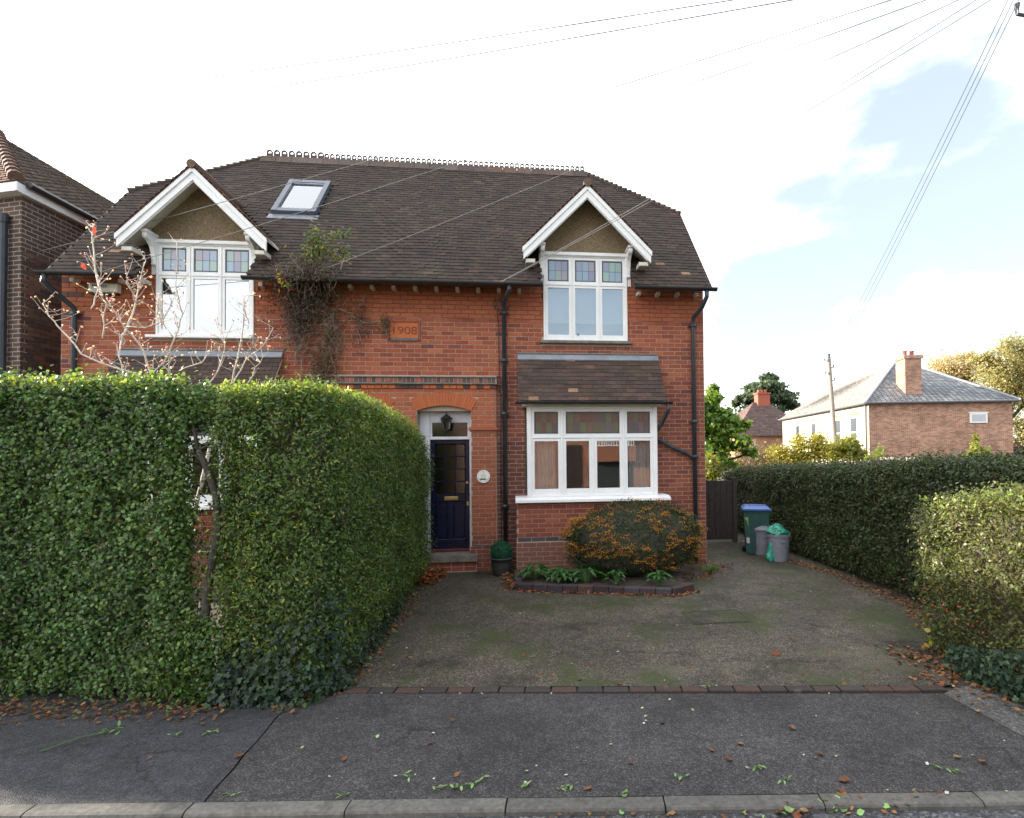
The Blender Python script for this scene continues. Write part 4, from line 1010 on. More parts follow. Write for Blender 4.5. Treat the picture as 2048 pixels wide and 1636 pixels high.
# wheelie bin and dustbins
def wheelie():
    bx_, by_, wd, dp, h = 5.36, .72, .50, .56, .93
    t = thing('wheelie_bin', (bx_, by_, .01), 'dark green wheelie bin with a blue lid by the side gate', 'wheelie bin')
    gm = plain('green_plastic', (.012, .055, .048), .45, .2, 4, .05); lm = plain('blue_plastic', (.012, .075, .30), .4, .15, 4)
    ca, sa = cos(-.35), sin(-.35)
    def R(x, y, z): return (bx_+x*ca-y*sa, by_+x*sa+y*ca, z+.01)
    def taper(b, w0, d0, z0, w1, d1, z1, dy0=0, dy1=0):
        vs = [R(sx*w0/2, sy*d0/2+dy0, z0) for sx, sy in ((-1,-1),(1,-1),(1,1),(-1,1))]+[R(sx*w1/2, sy*d1/2+dy1, z1) for sx, sy in ((-1,-1),(1,-1),(1,1),(-1,1))]
        return b.add(vs, [(0,3,2,1),(4,5,6,7),(0,1,5,4),(1,2,6,5),(2,3,7,6),(3,0,4,7)])
    b = MB(); taper(b, .38, .42, .02, .47, .53, .80); taper(b, .49, .55, .80, .51, .57, .855)
    taper(b, .12, .02, .1, .14, .02, .76, -.225, -.268)
    body = b.obj('body', gm, t)
    b = MB(); taper(b, .53, .60, .856, .53, .60, .885, -.01, -.01); taper(b, .53, .60, .885, .40, .42, .93, -.01, .02); taper(b, .25, .1, .93, .22, .08, .945, -.1, -.1)
    b.obj('lid', lm, t)
    b = MB(); b.tube([R(-.22, .33, .86), R(.22, .33, .86)], .016, 8); b.obj('handle', gm, t)
    for s in (-1, 1):
        w = MB(); w.tube([R(s*.20, .2, .10), R(s*.25, .2, .10)], .1, 18); w.obj('wheel', MT['black'], t)
    MB().add([R(-.215, -.24, .52), R(-.15, -.245, .52), R(-.155, -.262, .72), R(-.225, -.26, .72)], [(0,1,2,3)]).obj('sticker', plain('lime_sticker', (.16, .34, .03), .5), t)
    MB().add([R(-.185, -.226, .22), R(-.13, -.229, .22), R(-.135, -.236, .33), R(-.19, -.234, .33)], [(0,1,2,3)]).obj('sticker', plain('pale_sticker', (.45, .40, .42), .5), t)
wheelie()
gal = plain('grey_bin_plastic', (.16, .165, .19), .5, .2, 6, .1)
def dustbin(x, y, h, r, lid, label):
    t = thing('dustbin', (x, y, .01), label, 'dustbin', 'grey dustbins by the hedge')
    MB().lathe([(r*.82, .012), (r*.84, .02), (r*.9, h*.35), (r*.905, h*.36), (r*.93, h*.55), (r*.935, h*.56), (r*.99, h*.9), (r*1.06, h*.9), (r*1.07, h), (r*1.0, h), (r*.96, h*.85), (r*.8, .05)], x, y, 28).obj('body', gal, t, False)
    for s in (-1, 1):
        b = MB(); b.tube([(x-.05, y-r*.97, h*.74), (x-.045, y-r*1.06, h*.74), (x+.045, y-r*1.06, h*.74), (x+.05, y-r*.97, h*.74)] if s < 0 else [(x-.05, y+r*.97, h*.74), (x+.05, y+r*.97, h*.74)], .008, 6); b.obj('handle', gal, t)
    if lid:
        MB().lathe([(r*1.1, h-.03), (r*1.12, h+.012), (r*1.08, h+.02), (r*.75, h+.07), (r*.2, h+.095), (.02, h+.096)], x, y, 28).obj('lid', gal, t, True)
    return t
d1 = onZ(1532, 1113); d2 = onZ(1565, 1126)
dustbin(d1[0]+.02, d1[1]+.18, .50, .185, True, 'lidded grey dustbin between the green wheelie bin and the open bin')
dustbin(d2[0]+.02, d2[1]+.19, .50, .20, False, 'open grey dustbin with a green bag heaped above its rim')
bagm = plain('green_bag', (.02, .22, .15), .35, .35, 14, .5, bscale=25)
def bag(cx, cy, prof, label, sq=1.):
    b = MB(); n = 30; vs = []; prof = [((prof[i][0]*(1-f)+prof[i+1][0]*f)*random.uniform(.92, 1.08), prof[i][1]*(1-f)+prof[i+1][1]*f) for i in range(len(prof)-1) for f in (0, .5)]+[prof[-1]]
    for i, (r, z) in enumerate(prof):
        for j in range(n):
            a = 2*pi*j/n; w = 1+.15*sin(3*a+i*.9)+.12*sin(7*a-i*1.7)+.08*sin(11*a+i*2.3)+random.uniform(-.06, .06); vs.append((cx+r*w*cos(a), cy+r*w*sin(a)*sq, z+.012*sin(5*a+i)))
    m_ = len(prof)
    b.add(vs, [(i*n+j, i*n+(j+1) % n, (i+1)*n+(j+1) % n, (i+1)*n+j) for i in range(m_-1) for j in range(n)]+[tuple(range(n-1, -1, -1)), tuple(range((m_-1)*n, m_*n))])
    tag(b.obj('refuse_bag', bagm, None, True), label, 'bag')
bag(d2[0]-.0, d2[1]+.19, [(.15, .40), (.18, .49), (.175, .53), (.14, .58), (.095, .62), (.05, .655), (.03, .67), (.015, .675)], 'crumpled green plastic bag heaped in the open grey dustbin')
bag((d1[0]+d2[0])/2-.135, d2[1]+.13, [(.04, .012), (.085, .02), (.085, .08), (.06, .18), (.045, .28), (.02, .36)], 'limp green plastic bag slumped on the ground between the two dustbins', .7)
# side gate of upright boards
gx0, gx1, gy = 4.11, 5.42, 2.05
t = thing('side_gate', ((gx0+gx1)/2, gy, 0), 'dark upright-board gate beside the house end wall', 'gate')
gw = plain('dark_stained_wood', (.035, .028, .024), .8, .35, 14, .4); nb = 10; w_ = (gx1-gx0)/nb
for i in range(nb):
    MB().cbox(gx0+w_*i+.003, gx0+w_*(i+1)-.003, gy-.012, gy+.012, .06, 1.38-.012*i*.3+random.uniform(-.004, .004), .004).obj('board', gw, t)
for z in (.3, 1.15): MB().box(gx0+.02, gx1-.02, gy+.0125, gy+.05, z-.05, z+.05).obj('rail', gw, t)
MB().cbox(gx1+.002, gx1+.1, gy-.05, gy+.05, -.05, 1.42, .006).obj('gate_post', gw, t)

# ================================================================ neighbour on the left
nb_c = np.array([-7.32, .26]); EH = 6.46
t = thing('neighbouring_house', (-9.5, 4, 0), 'dark brown brick house with red hipped tiles and white eaves left of the pair', 'house')
dv = np.array([.03, 1.0]); dv /= np.linalg.norm(dv); cv = np.array([-.95, .31]); cv /= np.linalg.norm(cv)
P0 = nb_c; P1 = nb_c+dv*9; P2 = P1+np.array([-3.3, 0]); P4 = nb_c+cv*2.6; P3 = np.array([P2[0], P4[1]])
poly = [tuple(P0), tuple(P1), tuple(P2), tuple(P3), tuple(P4)]
NBM = wallbrick('brown_brickwork', (.125, .080, .060), (.080, .056, .048), (.34, .31, .28))
b = MB(); b.prism(poly[::-1], -.1, EH-.05, 'z'); o = b.obj('wall', NBM, t); wall_uv(o)
# individual bricks on the nearest stretch of its side wall
mt_ = MT['brick']; ns = MB(); cnt = 0
BRN = [(.125, .078, .060), (.095, .064, .052), (.15, .09, .066), (.075, .056, .048), (.17, .08, .055)]
sm, _ = MB().box(-.006, .002, -.1075, .1075, 0, .067).data('brick', MT['brick'], origin=(0, 0, 0))
ay = atan2(-dv[0], dv[1])
z = 3.2; r = 0
while z < 6.25:
    u = .02+(.115 if r % 2 else 0)
    while u < 2.2:
        pc = P0+dv*(u+.1075)
        if cnt < 290: link('brick', sm, (pc[0]+.004, pc[1], z), o, (0, 0, ay), tuple(np.array(random.choice(BRN))*random.uniform(.85, 1.15))); cnt += 1
        u += .2255
    z += .0765; r += 1
# roof: eaves all round, hip rising from the near corner
ov = .22
ctr = np.mean(np.array(poly), 0)
ep = []
for p_ in poly: d_ = np.array(p_)-ctr; ep.append(tuple(np.array(p_)+d_/np.linalg.norm(d_)*ov))
rmat = piece('red_clay_tile', .85, 22, .35, .5, .3, blot=[((.12, .11, .06), 2.0, .6, .8, .4)])
A = Vector((*ep[0], EH)); Bq = Vector((*ep[1], EH)); Cq = Vector((*ep[4], EH)); TOP = Vector(atD(-6, 268, 10.75)); TOP2 = TOP+Vector((dv[0], dv[1], 0))*6.0
b = MB(); b.add([A, Bq, TOP2, TOP], [(0, 1, 2, 3)]); b.add([Cq, A, TOP], [(0, 1, 2)]); b.add([Bq, Vector((*ep[2], EH)), TOP2], [(0, 1, 2)]); b.add([Vector((*ep[2], EH)), Vector((*ep[3], EH)), TOP, TOP2], [(0, 1, 2, 3)]); b.add([Vector((*ep[3], EH)), Cq, TOP], [(0, 1, 2)])
rf = b.obj('roof', MT['deck'], t)
def tile_plane(e0, e1, t0, t1, par, name, cols, g=.1, w=.165, single=0):
    """courses of tiles between an eaves edge e0-e1 and a top edge t0-t1"""
    mb = MB(); e0, e1, t0, t1 = map(Vector, (e0, e1, t0, t1))
    up_ = ((t0+t1)/2-(e0+e1)/2); nrm = (e1-e0).cross(up_).normalized(); nrm = nrm if nrm.z > 0 else -nrm
    n = max(1, int(up_.length/g))
    for r in range(n):
        f0, f1 = r/n, min(1, (r+1.3)/n); a, c = e0.lerp(t0, f0), e1.lerp(t1, f0); a2, c2 = e0.lerp(t0, f1), e1.lerp(t1, f1)
        k = max(1, int((c-a).length/w)); o_ = .5/k if r % 2 else 0
        for i in range(k+1):
            u0, u1 = max(0, i/k-o_), min(1, (i+1)/k-o_)
            if u1-u0 < .2/k: continue
            lift = .02+random.uniform(0, .006)
            q = [a.lerp(c, u0+.003), a.lerp(c, u1-.003), a2.lerp(c2, u1-.003), a2.lerp(c2, u0+.003)]
            top = [q[0]+nrm*lift, q[1]+nrm*lift, q[2]+nrm*.006, q[3]+nrm*.006]; bot = [q[0]+nrm*(lift-.015), q[1]+nrm*(lift-.015)]
            col = tuple(np.array(random.choice(cols))*random.uniform(.8, 1.2))
            mb.add(top+bot, [(0, 1, 2, 3), (4, 5, 1, 0)], col)
    return tag(mb.obj(name, rmat, par), kind='stuff')
RTC = [(.17, .075, .05), (.14, .065, .045), (.20, .09, .055), (.11, .06, .045)]
RTD = [(.11, .075, .05), (.09, .065, .045), (.13, .085, .055), (.08, .06, .045)]
tile_plane(A, Bq, TOP, TOP2, rf, 'tiling', RTD); tile_plane(Cq, A, TOP-Vector((.01, 0, 0)), TOP, rf, 'tiling', RTC)
hp = 14
for i in range(hp):
    p_, q_ = A.lerp(TOP, (i+.4)/hp), A.lerp(TOP, (i+1.5)/hp)
    MB().tube([p_+Vector((0, 0, .03)), q_+Vector((0, 0, .01))], [.105, .09], 10).obj('hip_tile', rmat, rf, color=(.13, .075, .055))
def board(p, q, z0, z1, th, name, mat, par, inset=0.):
    p, q = np.array(p), np.array(q); d_ = (q-p)/np.linalg.norm(q-p); n_ = np.array([d_[1], -d_[0]])
    p, q = p-n_*inset, q-n_*inset; b = MB(); b.prism([tuple(p), tuple(q), tuple(q-n_*th), tuple(p-n_*th)], z0, z1, 'z'); return b.obj(name, mat, par)
board(ep[0], ep[1], EH-.15, EH-.005, .025, 'fascia', MT['white'], t); board(ep[4], ep[0], EH-.15, EH-.005, .025, 'fascia', MT['white'], t)
b = MB(); b.add([(*ep[0], EH-.145), (*ep[1], EH-.145), (*poly[1], EH-.145), (*poly[0], EH-.145)], [(0, 1, 2, 3)]); b.add([(*ep[4], EH-.145), (*ep[0], EH-.145), (*poly[0], EH-.145), (*poly[4], EH-.145)], [(0, 1, 2, 3)]); b.obj('soffit', MT['white'], t)
g0, g1 = Vector((ep[0][0]+.06, ep[0][1]+.15, EH+.01)), Vector((ep[1][0]+.06, ep[1][1], EH-.0)); MB().tube([g0, g1], .055, 8).obj('gutter', MT['black'], t)
pp_ = onY(22, 445, .55)
pc = P0+cv*.24
MB().tube([(pc[0]-.05, pc[1]-.07, 5.95), (pc[0]-.05, pc[1]-.07, 0)], .06, 10).obj('downpipe', MT['pipe'], t)
MB().tube([(pc[0]-.05, pc[1]-.07, 5.86), (pc[0]-.05, pc[1]-.07, 6.0)], .075, 10).obj('pipe_collar', MT['pipe'], t)

# ================================================================ houses across the gardens on the right
def far_house():
    th = radians(12); d = np.array([sin(th), cos(th)]); r = np.array([cos(th), -sin(th)])
    o0 = atD(1737, 806, 34); O = o0[:2]; EHt = o0[2]; W, Ln, AP = 8.3, 19.5, 7.75
    t = thing('far_house', (O[0]+4, O[1]+8, 0), 'long brick house with hipped slate roof and tall chimney beyond the hedge', 'house')
    P = lambda a, b_, z: (*(O+r*a+d*b_), z)
    bm_ = wallbrick('pink_brickwork', (.46, .25, .17), (.20, .10, .08), (.50, .40, .30))
    b = MB(); b.add([P(0,0,-.1), P(W,0,-.1), P(W,0,EHt), P(0,0,EHt)], [(0,1,2,3)]); b.add([P(W,0,-.1), P(W,Ln,-.1), P(W,Ln,EHt), P(W,0,EHt)], [(0,1,2,3)]); b.add([P(W,Ln,-.1), P(0,Ln,-.1), P(0,Ln,EHt), P(W,Ln,EHt)], [(0,1,2,3)])
    w1 = b.obj('end_wall', bm_, t); wall_uv(w1)
    b = MB(); b.add([P(0,Ln,-.1), P(0,0,-.1), P(0,0,EHt), P(0,Ln,EHt)], [(0,1,2,3)]); b.obj('front_wall', plain('cream_render', (.50, .43, .33), .9, .08, 2), t)
    ov = .3; e = [Vector(P(-ov,-ov,EHt)), Vector(P(W+ov,-ov,EHt)), Vector(P(W+ov,Ln+ov,EHt)), Vector(P(-ov,Ln+ov,EHt))]
    a0, a1 = Vector(P(W/2-.6, 4.3, AP)), Vector(P(W/2-.6, Ln-4.3, AP-.1)); a2 = Vector(P(W/2+.4, 4.5, AP))
    sl_ = piece('slate_roofing', .55, 16, .25, .3, .45, blot=[((.42, .43, .42), 1.6, .58, .75, .5)])
    b = MB(); b.add([e[0], e[1], a2, a0], [(0,1,2,3)]); b.add([e[1], e[2], a1, a2], [(0,1,2,3)]); b.add([e[2], e[3], a1], [(0,1,2)]); b.add([e[3], e[0], a0, a1], [(0,1,2,3)]); b.add(e, [(3,2,1,0)])
    rf = b.obj('roof', MT['deck'], t)
    global rmat; keep = rmat; rmat = sl_
    SC = [(.15, .155, .165), (.12, .125, .135), (.18, .18, .185), (.105, .11, .12)]
    tile_plane(e[0], e[1], a0, a2, rf, 'slating', SC, .22, .30); tile_plane(e[3], e[0], a1, a0, rf, 'slating', [(.26, .24, .21), (.22, .21, .19), (.3, .28, .24)], .22, .3)  # sun-facing slope slated paler and warmer, sunlight put into its colour
    rmat = keep
    for A_, B_ in ((e[0], a0), (e[1], a2), (a0, a2)): MB().tube([A_+Vector((0, 0, .03)), B_+Vector((0, 0, .05))], .085, 8).obj('hip_lead', MT['lead'], rf)
    for A_, B_ in ((e[0], e[1]), (e[3], e[0])): MB().tube([A_-Vector((0, 0, .02)), B_-Vector((0, 0, .02))], .07, 8).obj('gutter', plain('grey_gutter', (.10, .11, .12), .5), t)
    # chimney
    cx0, cx1, cy0, cy1, cz = 2.45, 3.42, .55, 1.75, 7.55
    b = MB(); vs = [P(cx0,cy0,4.7), P(cx1,cy0,4.7), P(cx1,cy1,4.7), P(cx0,cy1,4.7), P(cx0,cy0,cz), P(cx1,cy0,cz), P(cx1,cy1,cz), P(cx0,cy1,cz)]
    b.add(vs, [(4,5,6,7),(0,1,5,4),(1,2,6,5),(2,3,7,6),(3,0,4,7)]); ch = b.obj('chimney', bm_, t); wall_uv(ch)
    k_ = .08; b = MB(); b.add([P(cx0-k_,cy0-k_,cz), P(cx1+k_,cy0-k_,cz), P(cx1+k_,cy1+k_,cz), P(cx0-k_,cy1+k_,cz), P(cx0-k_,cy0-k_,cz+.2), P(cx1+k_,cy0-k_,cz+.2), P(cx1+k_,cy1+k_,cz+.2), P(cx0-k_,cy1+k_,cz+.2)], [(0,3,2,1),(4,5,6,7),(0,1,5,4),(1,2,6,5),(2,3,7,6),(3,0,4,7)]); o = b.obj('corbelled_cap', bm_, ch); wall_uv(o)
    for u in (.28, .72):
        q = P(cx0+(cx1-cx0)*u, (cy0+cy1)/2, 0); MB().lathe([(.13, cz+.2), (.12, cz+.5), (.15, cz+.52), (.15, cz+.56)], q[0], q[1], 12).obj('chimney_pot', plain('terracotta', (.32, .09, .06), .8), ch)
    # end-wall window
    def rect(u0, u1, z0, z1, y0, y1, nm, mat, par):
        b = MB(); b.add([P(u0,y0,z0), P(u1,y0,z0), P(u1,y1,z0), P(u0,y1,z0), P(u0,y0,z1), P(u1,y0,z1), P(u1,y1,z1), P(u0,y1,z1)], [(0,3,2,1),(4,5,6,7),(0,1,5,4),(1,2,6,5),(2,3,7,6),(3,0,4,7)]); return b.obj(nm, mat, par)
    wn = rect(5.85, 6.85, 3.45, 4.05, -.06, -.005, 'window', MT['white'], t); rect(5.95, 6.75, 3.54, 3.96, -.07, -.061, 'pane', plain('frosted_pane', (.45, .45, .48), .3), wn)
    rect(5.78, 6.92, 4.05, 4.11, -.09, -.005, 'lintel', MT['white'], wn)
    # sash windows along the lit front
    for u in (1.6, 4.4, 9.6, 13.9):
        def fr(v0, v1, z0, z1, x0, x1, nm, mat, par):
            b = MB(); b.add([P(x0,v0,z0), P(x1,v0,z0), P(x1,v1,z0), P(x0,v1,z0), P(x0,v0,z1), P(x1,v0,z1), P(x1,v1,z1), P(x0,v1,z1)], [(0,3,2,1),(4,5,6,7),(0,1,5,4),(1,2,6,5),(2,3,7,6),(3,0,4,7)]); return b.obj(nm, mat, par)
        h0, h1 = 1.95, 4.1; wn = fr(u, u+1.25, h0, h1, -.05, -.002, 'window', MT['white'], t)
        gm_ = MT['glass']; fr(u+.14, u+1.11, (h0+h1)/2+.04, h1-.14, -.06, -.052, 'pane', plain('far_pane', (.03, .035, .04), .3, .1), wn); fr(u+.14, u+1.11, h0+.14, (h0+h1)/2-.04, -.06, -.052, 'pane', plain('far_pane', (.03, .035, .04), .3, .1), wn)
        fr(u-.15, u+1.4, h1, h1+.2, -.03, -.002, 'brick_head', plain('orange_brick', (.42, .20, .10), .9), wn); fr(u-.1, u+1.35, h0-.1, h0, -.15, -.002, 'sill', MT['white'], wn)
    q = P(-.08, .25, 0); MB().tube([(q[0], q[1], EHt-.1), (q[0], q[1], 0)], .05, 8).obj('downpipe', MT['pipe'], t)
far_house()
def far_house2():
    O = atD(1512, 885, 58); x, y = O[0], O[1]
    t = thing('distant_house', (x, y, 0), 'distant orange brick house with brown hipped roof and red chimney behind the slate-roofed one', 'house')
    b = MB(); b.box(x-2.2, x+6, y, y+8, -.1, 3.35); o = b.obj('wall', wallbrick('orange_brickwork', (.40, .20, .12), (.34, .16, .10), (.45, .38, .3)), t); wall_uv(o)
    e = [Vector(p) for p in ((x-2.6, y-.4, 3.3), (x+6.4, y-.4, 3.3), (x+6.4, y+8.4, 3.3), (x-2.6, y+8.4, 3.3))]; a0, a1 = Vector((x+1.6, y+4, 7.2)), Vector((x+3.4, y+4, 7.2))
    b = MB(); b.add([e[0], e[1], a1, a0], [(0,1,2,3)]); b.add([e[3], e[0], a0], [(0,1,2)]); b.add([e[1], e[2], a1], [(0,1,2)]); b.add([e[2], e[3], a0, a1], [(0,1,2,3)]); b.add(e, [(3,2,1,0)])
    rf = b.obj('roof', MT['deck'], t); tile_plane(e[0], e[1], a0, a1, rf, 'tiling', [(.10, .065, .06), (.085, .06, .055), (.12, .075, .06)], .25, .4); tile_plane(e[3], e[0], a0, a0, rf, 'tiling', [(.13, .08, .07), (.11, .07, .06)], .25, .4)
    b = MB(); b.box(x+1.9, x+3.3, y+3.5, y+4.5, 6.2, 8.1); b.box(x+1.8, x+3.4, y+3.4, y+4.6, 8.1, 8.25); ch = b.obj('chimney', MT['brick'], t, color=(.36, .11, .07))
    for u in (2.2, 2.6, 3.0): MB().lathe([(.15, 8.25), (.13, 8.6), (.16, 8.62)], x+u, y+4, 10).obj('chimney_pot', plain('terracotta', (.36, .12, .07), .8), ch)
    for u in (-1.2, 3.2):
        wn = MB().box(x+u, x+u+1.1, y-.05, y-.002, 1.6, 2.9).obj('window', MT['white'], t); MB().box(x+u+.1, x+u+1.0, y-.06, y-.051, 1.7, 2.8).obj('pane', plain('far_pane', (.1, .11, .12), .12, .1), wn)
far_house2()
# low shed roof and pale garage edge just over the hedge
a = atD(1788, 930, 19); c = atD(1862, 916, 19); 
t = thing('garden_shed', ((a[0]+c[0])/2+1.5, a[1]+1, 0), 'garden shed with low grey felt roof behind the side hedge', 'shed')
MB().box(a[0]+.1, c[0]+2.4, a[1]+.2, a[1]+2.2, -.05, a[2]-.12).obj('wall', plain('shed_wood', (.12, .09, .06), .9), t)
MB().prism([(a[0]-.1, a[2]-.12), (c[0], c[2]), (c[0]+2.7, a[2]-.12), (c[0]+2.7, a[2]-.17), (c[0], c[2]-.06), (a[0]-.1, a[2]-.17)], a[1], a[1]+2.4, 'y').obj('roof', plain('grey_felt', (.30, .27, .23), .9), t)
a = atD(2022, 934, 21)
t = thing('garage', (a[0]+2, a[1]+2, 0), 'brick garage with white fascia half hidden beyond the hedge', 'garage')
w2 = MB().box(a[0]+.25, a[0]+4, a[1]+.25, a[1]+4.5, -.05, a[2]-.12).obj('wall', MT['brick'], t, color=(.34, .14, .09))
MB().box(a[0], a[0]+4.2, a[1], a[1]+4.7, a[2]-.12, a[2]+.1).obj('fascia', MT['white'], t)

# ================================================================ poles and overhead wires
def pole(x, y, h, lean, label, r=.11):
    t = thing('telegraph_pole', (x, y, 0), label, 'telegraph pole')
    top = Vector((x+lean[0], y+lean[1], h)); MB().tube([(x, y, -.05), top], [r*1.15, r*.8], 12).obj('pole_shaft', plain('grey_pole_wood', (.26, .22, .19), .9, .25, 12, .4), t)
    for k in range(4):
        z = h-.25-k*.32; p_ = Vector((x, y, 0)).lerp(top, z/h); s = 1 if k % 2 else -1
        MB().tube([(p_.x, p_.y, z), (p_.x+s*.22, p_.y, z+.02), (p_.x+s*.22, p_.y, z+.14)], [.02, .02, .035], 8).obj('insulator', MT['pipe'], t)
    MB().tube([top-Vector((0, 0, .1)), top+Vector((0, 0, .12))], [.09, .08], 10).obj('cap', MT['pipe'], t)
    return top
b0 = atD(1673, 932, 27); b1 = atD(1659, 712, 27)
far_top = pole(b0[0]+.08, b0[1], b1[2], (b1[0]-b0[0]-.08, 0), 'slim leaning telegraph pole standing before the far slate-roofed house')
fan = atD(2064, -95, 6.6)
near_top = pole(fan[0], fan[1], fan[2]+.1, (0, 0), 'near telegraph pole rising from the front hedge, where the overhead wires meet')
wire_m = plain('wire_sheath', (.10, .10, .12), .6, .2); wire_g = plain('grey_wire', (.30, .29, .28), .6, .2)
def wire(a, c, sag, label, r=.0065, mat=wire_m):
    a, c = Vector(a), Vector(c); pts = [a.lerp(c, k/24)-Vector((0, 0, sag*4*(k/24)*(1-k/24))) for k in range(25)]
    tag(MB().tube(pts, r, 5).obj('overhead_wire', mat), label, 'wire', 'overhead wires fanning from the near pole')
Fp = lambda dz: (fan[0], fan[1], fan[2]-dz)
wire(Fp(.0), atD(-300, 245, 12.5), .12, 'high overhead wire crossing the sky well above the ridge, upper of two')
wire(Fp(.06), atD(-300, 298, 12.5), .12, 'high overhead wire crossing the sky well above the ridge, lower of two')
wire(Fp(.02), onY(-120, 553, 1.2), .16, 'overhead wire crossing the roof window to the brown brick neighbour', .0055, wire_g)
wire(Fp(.10), (-5.62, -.47, 4.87), .14, 'overhead wire dropping past the left dormer to the eaves beside the alarm', .0055, wire_g)
wire(Fp(.16), (-2.55, -.47, 4.92), .12, 'overhead wire dropping across the tiles to the eaves by the climber', .0055, wire_g)
wire(Fp(.14), (.44, -.50, 4.85), .10, 'upper wire of the pair passing the right dormer gable to the eaves', .0055, wire_g)
wire(Fp(.26), (.42, -.50, 4.83), .10, 'lower wire of the pair passing the right dormer gable to the eaves', .0055, wire_g)
for k, (dx, lb) in enumerate(((0, 'left'), (.16, 'middle'), (.30, 'right'))):
    wire((fan[0]-.02+dx*.3, fan[1], fan[2]-.05*k), far_top+Vector((dx*.6, 0, -.2*k)), .25, 'steep overhead wire running from the near pole to the slim far pole', .0055)
# ================================================================ hedges
def poly_area(p): return .5*sum(p[i][0]*p[(i+1) % len(p)][1]-p[(i+1) % len(p)][0]*p[i][1] for i in range(len(p)))
def in_poly(pts, poly):
    x, y = pts[:, 0], pts[:, 1]; ins = np.zeros(len(pts), bool); n = len(poly); j = n-1
    for i in range(n):
        xi, yi = poly[i]; xj, yj = poly[j]
        c = ((yi > y) != (yj > y)) & (x < (xj-xi)*(y-yi)/(yj-yi+1e-12)+xi); ins ^= c; j = i
    return ins
def hedge_points(poly, hf, dens, edge_w, z0=.03, bulge=.06, deep=.09, top_w=1., inset=.2, clump=10, cr=.05):
    if poly_area(poly) < 0: poly = poly[::-1]; edge_w = edge_w[::-1]
    P = []; Nn = []
    n = len(poly)
    for i in range(n):
        a, c = np.array(poly[i]), np.array(poly[(i+1) % n]); Ln = np.linalg.norm(c-a); nr = np.array([c[1]-a[1], -(c[0]-a[0])])/Ln
        H = hf(*((a+c)/2)); k = int(Ln*H*dens*edge_w[i])
        if k == 0: continue
        u = rng.random(k); p = a+(c-a)*u[:, None]; h = np.array([hf(*q) for q in p]); z = z0+(h-z0)*rng.random(k)
        top = np.clip((z-(h-.3))/.3, 0, 1); soft = np.clip((z-(h-.7))/.7, 0, 1); low = np.clip((.35-z)/.35, 0, 1)
        p3 = np.column_stack([p, z]); off = bulge*vnoise(p3, 2.1)+bulge*.7*vnoise(p3, 5.3)-np.abs(rng.normal(0, deep, k))-inset*top**2.2-.10*low
        p3[:, :2] += nr*off[:, None]; P.append(p3); Nn.append(np.column_stack([np.tile(nr, (k, 1)), .40+.75*soft**2]))
    xs = [q[0] for q in poly]; ys = [q[1] for q in poly]; A = abs(poly_area(poly)); k = int((max(xs)-min(xs))*(max(ys)-min(ys))*dens*top_w)
    p = np.column_stack([rng.uniform(min(xs), max(xs), k), rng.uniform(min(ys), max(ys), k)]); p = p[in_poly(p, poly)]
    # keep off the rounded rim
    h = np.array([hf(*q) for q in p]); z = h+.035*vnoise(np.column_stack([p, h]), 3.1)+.03*vnoise(np.column_stack([p, h]), 7)-np.abs(rng.normal(0, .06, len(p)))
    d = np.full(len(p), 9.)
    for i in range(n):
        a, c = np.array(poly[i]), np.array(poly[(i+1) % n]); Ln = np.linalg.norm(c-a); nr = np.array([c[1]-a[1], -(c[0]-a[0])])/Ln; d = np.minimum(d, -((p-a)@nr))
    z -= .16*np.clip(1-d/.22, 0, 1)**2
    P.append(np.column_stack([p, z])); Nn.append(np.tile([0, 0, 1.], (len(p), 1)))
    P = np.vstack(P); Nn = np.vstack(Nn)
    if clump:      # gather most leaves into sprays
        k = len(P)//clump; ci = rng.choice(len(P), k, replace=False); m_ = int(len(P)*.85); pick = rng.integers(0, k, m_)
        CP, CN = P[ci], Nn[ci]; CP = CP+CN/np.linalg.norm(CN, axis=1, keepdims=True)*rng.uniform(-.04, .075, (k, 1))
        off = rng.normal(0, cr, (m_, 3)); Q = CP[pick]+off; QN = CN[pick]+off/cr*.35
        rest = rng.choice(len(P), len(P)-m_, replace=False); P = np.vstack([Q, P[rest]]); Nn = np.vstack([QN, Nn[rest]])
    return P, Nn
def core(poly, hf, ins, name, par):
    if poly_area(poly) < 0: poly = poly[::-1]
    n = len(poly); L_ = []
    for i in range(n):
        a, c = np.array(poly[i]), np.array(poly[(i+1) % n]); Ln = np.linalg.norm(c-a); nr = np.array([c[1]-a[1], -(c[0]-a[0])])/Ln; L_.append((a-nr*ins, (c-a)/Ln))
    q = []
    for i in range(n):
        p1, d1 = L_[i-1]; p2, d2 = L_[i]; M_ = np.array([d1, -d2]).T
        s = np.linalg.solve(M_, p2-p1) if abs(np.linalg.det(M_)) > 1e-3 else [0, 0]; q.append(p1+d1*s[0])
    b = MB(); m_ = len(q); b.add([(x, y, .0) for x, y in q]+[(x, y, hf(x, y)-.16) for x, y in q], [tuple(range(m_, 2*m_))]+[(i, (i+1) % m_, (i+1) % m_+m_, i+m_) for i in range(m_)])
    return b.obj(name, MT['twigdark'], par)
def twigs(P, Nn, k, ln, par, mat='twigdark', r=.004):
    b = MB(); idx = rng.choice(len(P), k)
    for i in idx:
        p, n_ = P[i], Nn[i]; d = n_*.6+rng.normal(0, .5, 3); d /= np.linalg.norm(d); a = p-d*ln*.7; c = p+d*ln*.3; m_ = (a+c)/2+rng.normal(0, ln*.08, 3)
        b.tube([a, m_, c], [r*1.3, r, r*.5], 4, cap=False)
    return tag(b.obj('twigs', MT[mat], par), kind='stuff')
